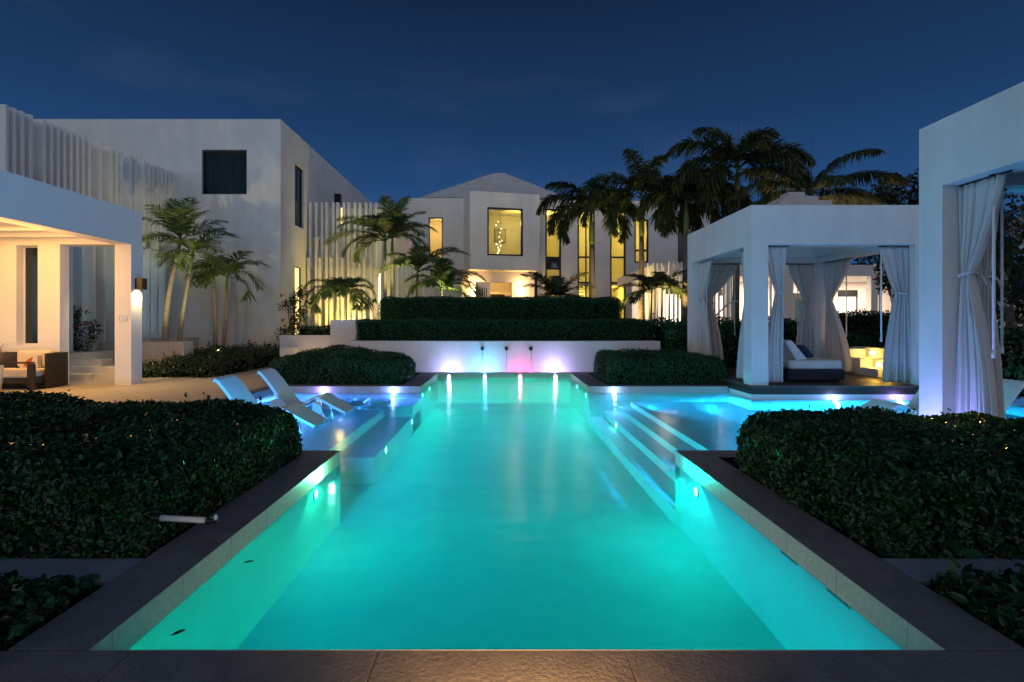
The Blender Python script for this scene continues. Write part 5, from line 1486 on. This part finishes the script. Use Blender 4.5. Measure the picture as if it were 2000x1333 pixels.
# corner down lamp on the column
wl = thing('wall_lamp', 'bronze box down lamp on the corner column of the left pavilion', 'wall lamp', (VX, 14.0, PZ(555, 14.0)))
X = loc(wl)
zc0, zc1 = PZ(566, 13.95), PZ(544, 13.95)
mb = MB()
mb.box(VX + .002, VX + .04, 13.92, 14.08, zc0 + .02, zc1 - .01); mb.box(VX + .04, VX + .20, 13.90, 14.10, zc1 - .03, zc1)
mb.box(VX + .04, VX + .20, 13.90, 13.92, zc0, zc1 - .03); mb.box(VX + .04, VX + .20, 14.08, 14.10, zc0, zc1 - .03); mb.box(VX + .18, VX + .20, 13.92, 14.08, zc0, zc1 - .03)
mb.build('housing', 'metal_dark', wl, xf=X)
M['downglow'] = emit('lamp_glow', (1, .80, .45), 25)
MB().box(VX + .05, VX + .17, 13.93, 14.07, zc0 + .05, zc0 + .07).build('lens', 'downglow', wl, xf=X)
lamp('column_lamp', 'SPOT', (VX + .11, 14.0, zc0 + .03), (1, .74, .36), 90, .05, target=(VX + .12, 14.0, 0), spot=140, blend=.8)
# steps leading up from the patio behind the pavilion
sp = thing('stone_steps', 'four pale stone steps rising behind the left pavilion', 'steps', (-11, 14.6, 0))
X = loc(sp)
for k, (y, z, xr) in enumerate(((14.75, .17, PX(172, 14.75) + .0), (15.2, .34, PX(225, 15.2)), (15.65, .51, PX(198, 15.65)), (16.1, .68, PX(168, 16.1)))):
    MB().box(-13.9, xr, y, y + (.449 if k < 3 else 1.6), -.05, z).build('step', 'stonestep', sp, bevel=.008, xf=X)
MB().box(PX(172, 14.75) + .003, PX(235, 15.0), 14.95, 15.195, -.05, .17).build('step', 'stonestep', sp, bevel=.008, xf=X)
pt = MB(); pt.box(-13.2, -10.5, 17.75, 18.3, -.05, PZ(668, 17.75)); tag(pt.build('planter_wall', 'stonestep', bevel=.01), 'low stone planter wall behind the pale steps, under the slat facade', 'wall')

lamp('step_fill_light', 'SPOT', (-10.5, 14.0, 3.5), (1, .80, .52), 170, .08, target=(-11.3, 15.4, .3), spot=62, blend=.8)  # unseen spot added under the beam to brighten the steps
# sofa chair under the pavilion
sf = thing('outdoor_sofa', 'dark wooden outdoor sofa with cream cushions under the left pavilion', 'sofa', (-11, 12.7, 0))
X = loc(sf)
xr = -11.0
mb = MB()
mb.box(xr - .06, xr, 13.0, 13.64, .02, .85); mb.box(xr - 3, xr - .063, 13.57, 13.64, .02, .85)
mb.box(xr - 3, xr - .063, 12.75, 13.565, .14, .26)
mb.box(PX(55, 12.7), PX(69, 12.7), 12.66, 12.72, .02, .62)
mb.build('frame', 'darkwood', sf, bevel=.008, xf=X)
mb = MB(); mb.box(xr - 3, xr - .05, 12.66, 12.73, .625, .665); mb.build('arm', 'darkwood', sf, bevel=.006, xf=X)
mb = MB(); mb.box(xr - 1.0, xr - .18, 12.78, 13.40, .262, .47); mb.build('seat_cushion', 'cream', sf, bevel=.06, xf=X, seg=3)
mb = MB(); mb.box(xr - 3, xr - 1.005, 12.78, 13.40, .262, .47); mb.build('seat_cushion', 'cream', sf, bevel=.06, xf=X, seg=3)
mb = MB(); mb.box(xr - 1.08, xr - .22, 13.36, 13.55, .475, .90); mb.build('back_cushion', 'cream', sf, bevel=.07, xf=X, seg=3)
pb = MB(); pb.box(xr - .86, xr - .42, 13.22, 13.33, .48, .78)
cr_ = [(-.10, -.11), (.02, -.08), (.10, .02), (.13, .13), (.03, .09), (-.06, .0)]
n_ = len(cr_)
pb.add([(xr - .66 + a, 13.219, .62 + c) for a, c in cr_] + [(xr - .66 + a, 13.212, .62 + c) for a, c in cr_], [tuple(range(n_, 2 * n_)), tuple(range(n_))[::-1]] + [(k, (k + 1) % n_, n_ + (k + 1) % n_, n_ + k) for k in range(n_)], 1)
pb.build('tmp', ['cream', 'orange']).name = 'pillow'
o = bpy.data.objects['pillow.001']; tag(o, 'cream throw pillow with a rust orange leaf shape, on the left sofa', 'pillow')
o.data.polygons.foreach_set('use_smooth', [False] * len(o.data.polygons))
# feathery grass at the very left edge
gr_ = thing('grass_plant', 'feathery brown grass plant at the left edge under the pavilion', 'plant', (PX(-12, 12.2), 12.2, .3))
V = []; Fq = []
random.seed(5)
for k in range(160):
    a = random.uniform(0, 6.28); L_ = random.uniform(.35, .75); e_ = random.uniform(.5, 1.45)
    b0 = Vector((PX(-14, 12.2), 12.2, .62)); d_ = Vector((math.cos(a) * math.cos(e_), math.sin(a) * math.cos(e_), math.sin(e_)))
    m_ = b0 + d_ * L_ * .6; t_ = b0 + d_ * L_ - Vector((0, 0, .12)); wv = Vector((-math.sin(a), math.cos(a), 0)) * .006
    o_ = len(V); V += [tuple(b0 - wv), tuple(b0 + wv), tuple(m_ + wv), tuple(m_ - wv), tuple(t_ + wv * .2), tuple(t_ - wv * .2)]
    Fq += [(o_, o_ + 1, o_ + 2, o_ + 3), (o_ + 3, o_ + 2, o_ + 4, o_ + 5)]
np_mesh('blades', [(np.array(V), np.array(Fq), 0)], ['trunk_pale'], gr_, xf=(PX(-12, 12.2), 12.2, .3))
MB().tube([(PX(-14, 12.2), 12.2, -.0), (PX(-14, 12.2), 12.2, .62)], [.14, .19], 14).build('pot', 'stonestep', gr_, xf=loc(gr_), smooth=True)

# small path light in the ground cover
pg = thing('path_light', 'small mushroom-shaped path light in the left ground cover', 'path light', (PX(413, 15.6), 15.6, 0))
X = loc(pg); c_ = (PX(413, 15.6), 15.6)
MB().tube([(c_[0], c_[1], 0), (c_[0], c_[1], .50)], .015, 8).build('stem', 'metal_dark', pg, xf=X)
MB().tube([(c_[0], c_[1], .47), (c_[0], c_[1], .49), (c_[0], c_[1], .52), (c_[0], c_[1], .55)], [.13, .13, .06, .015], 16).build('cap', 'metal_dark', pg, xf=X)

# white pipe poking out of the near left hedge
pp = thing('sprinkler_pipe', 'white plastic sprinkler pipe lying across the near left coping, dark nozzle at its end', 'pipe', (-2.3, 4.35, .05))
X = loc(pp)
pa, pb_ = Vector(at(312, 1012, 3.82)), Vector(at(404, 1017, 3.86))
dirp = (pb_ - pa).normalized()
MB().tube([pa, pb_], .021, 14).build('tube', 'pvc', pp, xf=X, smooth=True)
MB().tube([pb_ - dirp * .003, pb_ + dirp * .03, pb_ + dirp * .032, pb_ + dirp * .075], [.026, .026, .018, .016], 12).build('nozzle', 'metal_dark', pp, xf=X)
MB().tube([pa - dirp * .05, pa + dirp * .004], .027, 12).build('collar', 'metal_dark', pp, xf=X)
q_ = pb_ + dirp * .06
MB().tube([q_ + Vector((0, 0, .0)), q_ + Vector((0, 0, .045))], [.014, .010], 8).build('valve', 'pvc', pp, xf=X)

# fallen leaves in the pool
def deadleaf(label, x, y, z, rz, L_=.08):
    mb = MB()
    pts = [(-.5, 0, 0), (-.2, .18, .05), (.2, .16, .06), (.5, 0, .02), (.2, -.16, .06), (-.2, -.18, .05), (0, 0, 0)]
    c, s_ = math.cos(rz), math.sin(rz)
    V = [(x + L_ * (a * c - b_ * s_), y + L_ * (a * s_ + b_ * c), z + L_ * d_) for a, b_, d_ in pts]
    mb.add(V, [(0, 6, 1), (1, 6, 2), (2, 6, 3), (3, 6, 4), (4, 6, 5), (5, 6, 0)])
    o = mb.build('fallen_leaf', 'dryleaf'); so = o.modifiers.new('s', 'SOLIDIFY'); so.thickness = .002
    tag(o, label, 'leaf', 'dead leaves in the pool')
deadleaf('small brown dead leaf floating near the bottom left corner of the pool', PX(349, 3.05), 3.05, -.16, .9)
deadleaf('small curled dead leaf floating by the green-lit left pool wall', PX(486, 3.95), 3.95, -.16, .5, .07)

# ------------------------------------------------------------------ trees on the right
def broad_tree(label, cx, cy, z0, h, clumps, n, L_, W_, mat='bush', tr=.12, flowers=None):
    root = thing('broadleaf_tree', label, 'tree', (cx, cy, z0))
    X = loc(root)
    mb = MB()
    mb.tube([(cx, cy, z0), (cx + .08, cy, z0 + h * .35), (cx - .03, cy, z0 + h * .6)], [tr, tr * .8, tr * .6], 10)
    for (a, b_, c, r) in clumps[::2]:
        mb.tube([(cx, cy, z0 + h * .45), ((cx + a) / 2, (cy + b_) / 2, (z0 + h * .6 + c) / 2 + .1), (a, b_, c)], [tr * .5, tr * .3, tr * .12], 6)
    mb.build('trunk', 'trunk_dark', root, xf=X, smooth=True)
    leafcloud('crown', clumps, n, L_, W_, mat, root, xf=(cx, cy, z0))
    for c_ in flowers or (): leafcloud('flower_cluster', [c_], 16, .10, .08, 'white_flower', root, xf=(cx, cy, z0))
c1 = rnd_clumps(PX(1752, 17.2), 17.2, PZ(535, 17.2), .6, .9, .8, 14, .2, .42)
broad_tree('leafy green tree between the glowing guest house and the right curtain', PX(1750, 17.2), 17.2, 0, 3.0, c1, 1100, .17, .085, 'cover', .07)
c1 = rnd_clumps(PX(1790, 22), 23, PZ(420, 22), 1.7, 2.0, 1.6, 26, .4, .9)
broad_tree('dark dense tree against the sky behind the middle cabana, at the near cabana corner', PX(1800, 22), 23, 0, 6.4, c1, 5200, .22, .12, 'bush', .16)
c1 = rnd_clumps(12.6, 13.2, 3.2, 1.5, 3.0, 1.7, 34, .4, .8)
fl_ = [(11.4 + rng.uniform(0, 1.6), 12.2 + rng.uniform(-1.5, .8), rng.uniform(1.9, 4.3), .10) for k in range(16)]
broad_tree('dark shrubby tree with pale pink flowers beyond the near cabana', 12.6, 13.4, 0, 4.6, c1, 7000, .14, .07, 'bush', .12, fl_)
c1 = rnd_clumps(PX(1620, 26), 30, 4.6, 6.0, 1.6, 1.2, 30, .7, 1.2)
broad_tree('broad dark tree mass behind the guest house roof', PX(1620, 30), 30, 0, 4.6, c1, 5200, .28, .15, 'bush', .16)
c1 = rnd_clumps(15.5, 17, 3.0, 2.4, 2.5, 1.9, 26, .6, 1.1)
broad_tree('very dark background tree behind the flowering tree at the right edge', 15.5, 17.5, 0, 4.6, c1, 5200, .22, .12, 'bush', .16)

# ------------------------------------------------------------------ remaining garden lamps visible by their glow
lamp('planter_uplight', 'SPOT', (PX(668, 24.4), 24.35, .95), (1, .72, .10), 420, .06, target=(PX(675, 25.6), 25.6, 4.9), spot=88, blend=.8)
lamp('planter_uplight', 'SPOT', (PX(628, 24.4), 24.2, .95), (1, .64, .12), 130, .06, target=(PX(640, 25.3), 25.3, 4.0), spot=80, blend=.8)
lamp('planter_uplight', 'SPOT', (PX(712, 24.4), 24.2, .95), (1, .62, .2), 260, .06, target=(PX(715, 25.3), 25.3, 4.5), spot=115, blend=.8)
lamp('planter_uplight', 'POINT', (PX(600, 18.9), 18.8, .35), (1, .62, .30), 8, .08)
lamp('palm_uplight', 'SPOT', (PX(885, 21.75), 21.78, 2.2), (1, .95, .42), 260, .06, target=(PX(860, 22.4), 22.4, 3.4), spot=140, blend=.8)
lamp('palm_uplight', 'SPOT', (PX(775, 21.75), 21.78, 2.0), (1, .86, .32), 620, .06, target=(PX(765, 23.3), 23.3, 5.2), spot=70, blend=.8)
lamp('palm_uplight', 'POINT', (PX(666, 19.6), 19.55, 1.78), (1, .84, .25), 55, .05)
lamp('palm_uplight', 'SPOT', (PX(1030, 28.6), 28.6, 1.2), (1, .66, .36), 160, .06, target=(PX(1120, 31), 31, 5.0), spot=130, blend=.8)
lamp('palm_uplight', 'SPOT', (PX(1215, 21.7), 21.9, 1.0), (1, .68, .20), 1100, .06, target=(PX(1235, 23.3), 23.3, 6.5), spot=110, blend=.8)
lamp('palm_uplight', 'SPOT', (PX(1330, 20.6), 20.6, 1.8), (1, .68, .22), 600, .06, target=(PX(1345, 21.5), 21.5, 6.5), spot=110, blend=.8)
lamp('palm_uplight', 'SPOT', (PX(1600, 21.2), 20.6, 2.0), (1, .70, .25), 260, .06, target=(PX(1600, 20), 20, 6.5), spot=130, blend=.8)
lamp('bed_light', 'SPOT', (PX(318, 16.4), 16.4, .5), (1, .88, .40), 520, .06, target=(PX(345, 18.5), 18.5, 4.0), spot=75, blend=.9)
lamp('bed_light', 'SPOT', (PX(425, 18.8), 18.8, .5), (1, .86, .45), 130, .06, target=(PX(435, 20.4), 20.4, 3.6), spot=80, blend=.9)
lamp('hedge_light', 'POINT', (PX(1990, 12), 11.2, .95), (1, .70, .22), 10, .06)
lamp('hedge_light', 'SPOT', (5.25, 6.75, .95), (1, .55, .14), 120, .03, target=(4.75, 5.3, .5), spot=75, blend=.9)
lamp('coping_light', 'SPOT', (.10, 1.75, .30), (1, .48, .16), 150, .04, target=(.10, 2.35, 0), spot=125, blend=.9)

# ------------------------------------------------------------------ render settings
SC.render.engine = 'CYCLES'
cy = SC.cycles
cy.use_denoising = True
try: cy.denoiser = 'OPENIMAGEDENOISE'
except Exception: pass
cy.max_bounces = 7; cy.diffuse_bounces = 4; cy.glossy_bounces = 3; cy.transmission_bounces = 4; cy.transparent_max_bounces = 12
cy.caustics_reflective = False; cy.caustics_refractive = False
cy.sample_clamp_indirect = 4.0
cy.volume_bounces = 0
SC.view_settings.view_transform = 'Standard'
SC.view_settings.look = 'None'
SC.view_settings.exposure = 0
SC.view_settings.gamma = 1
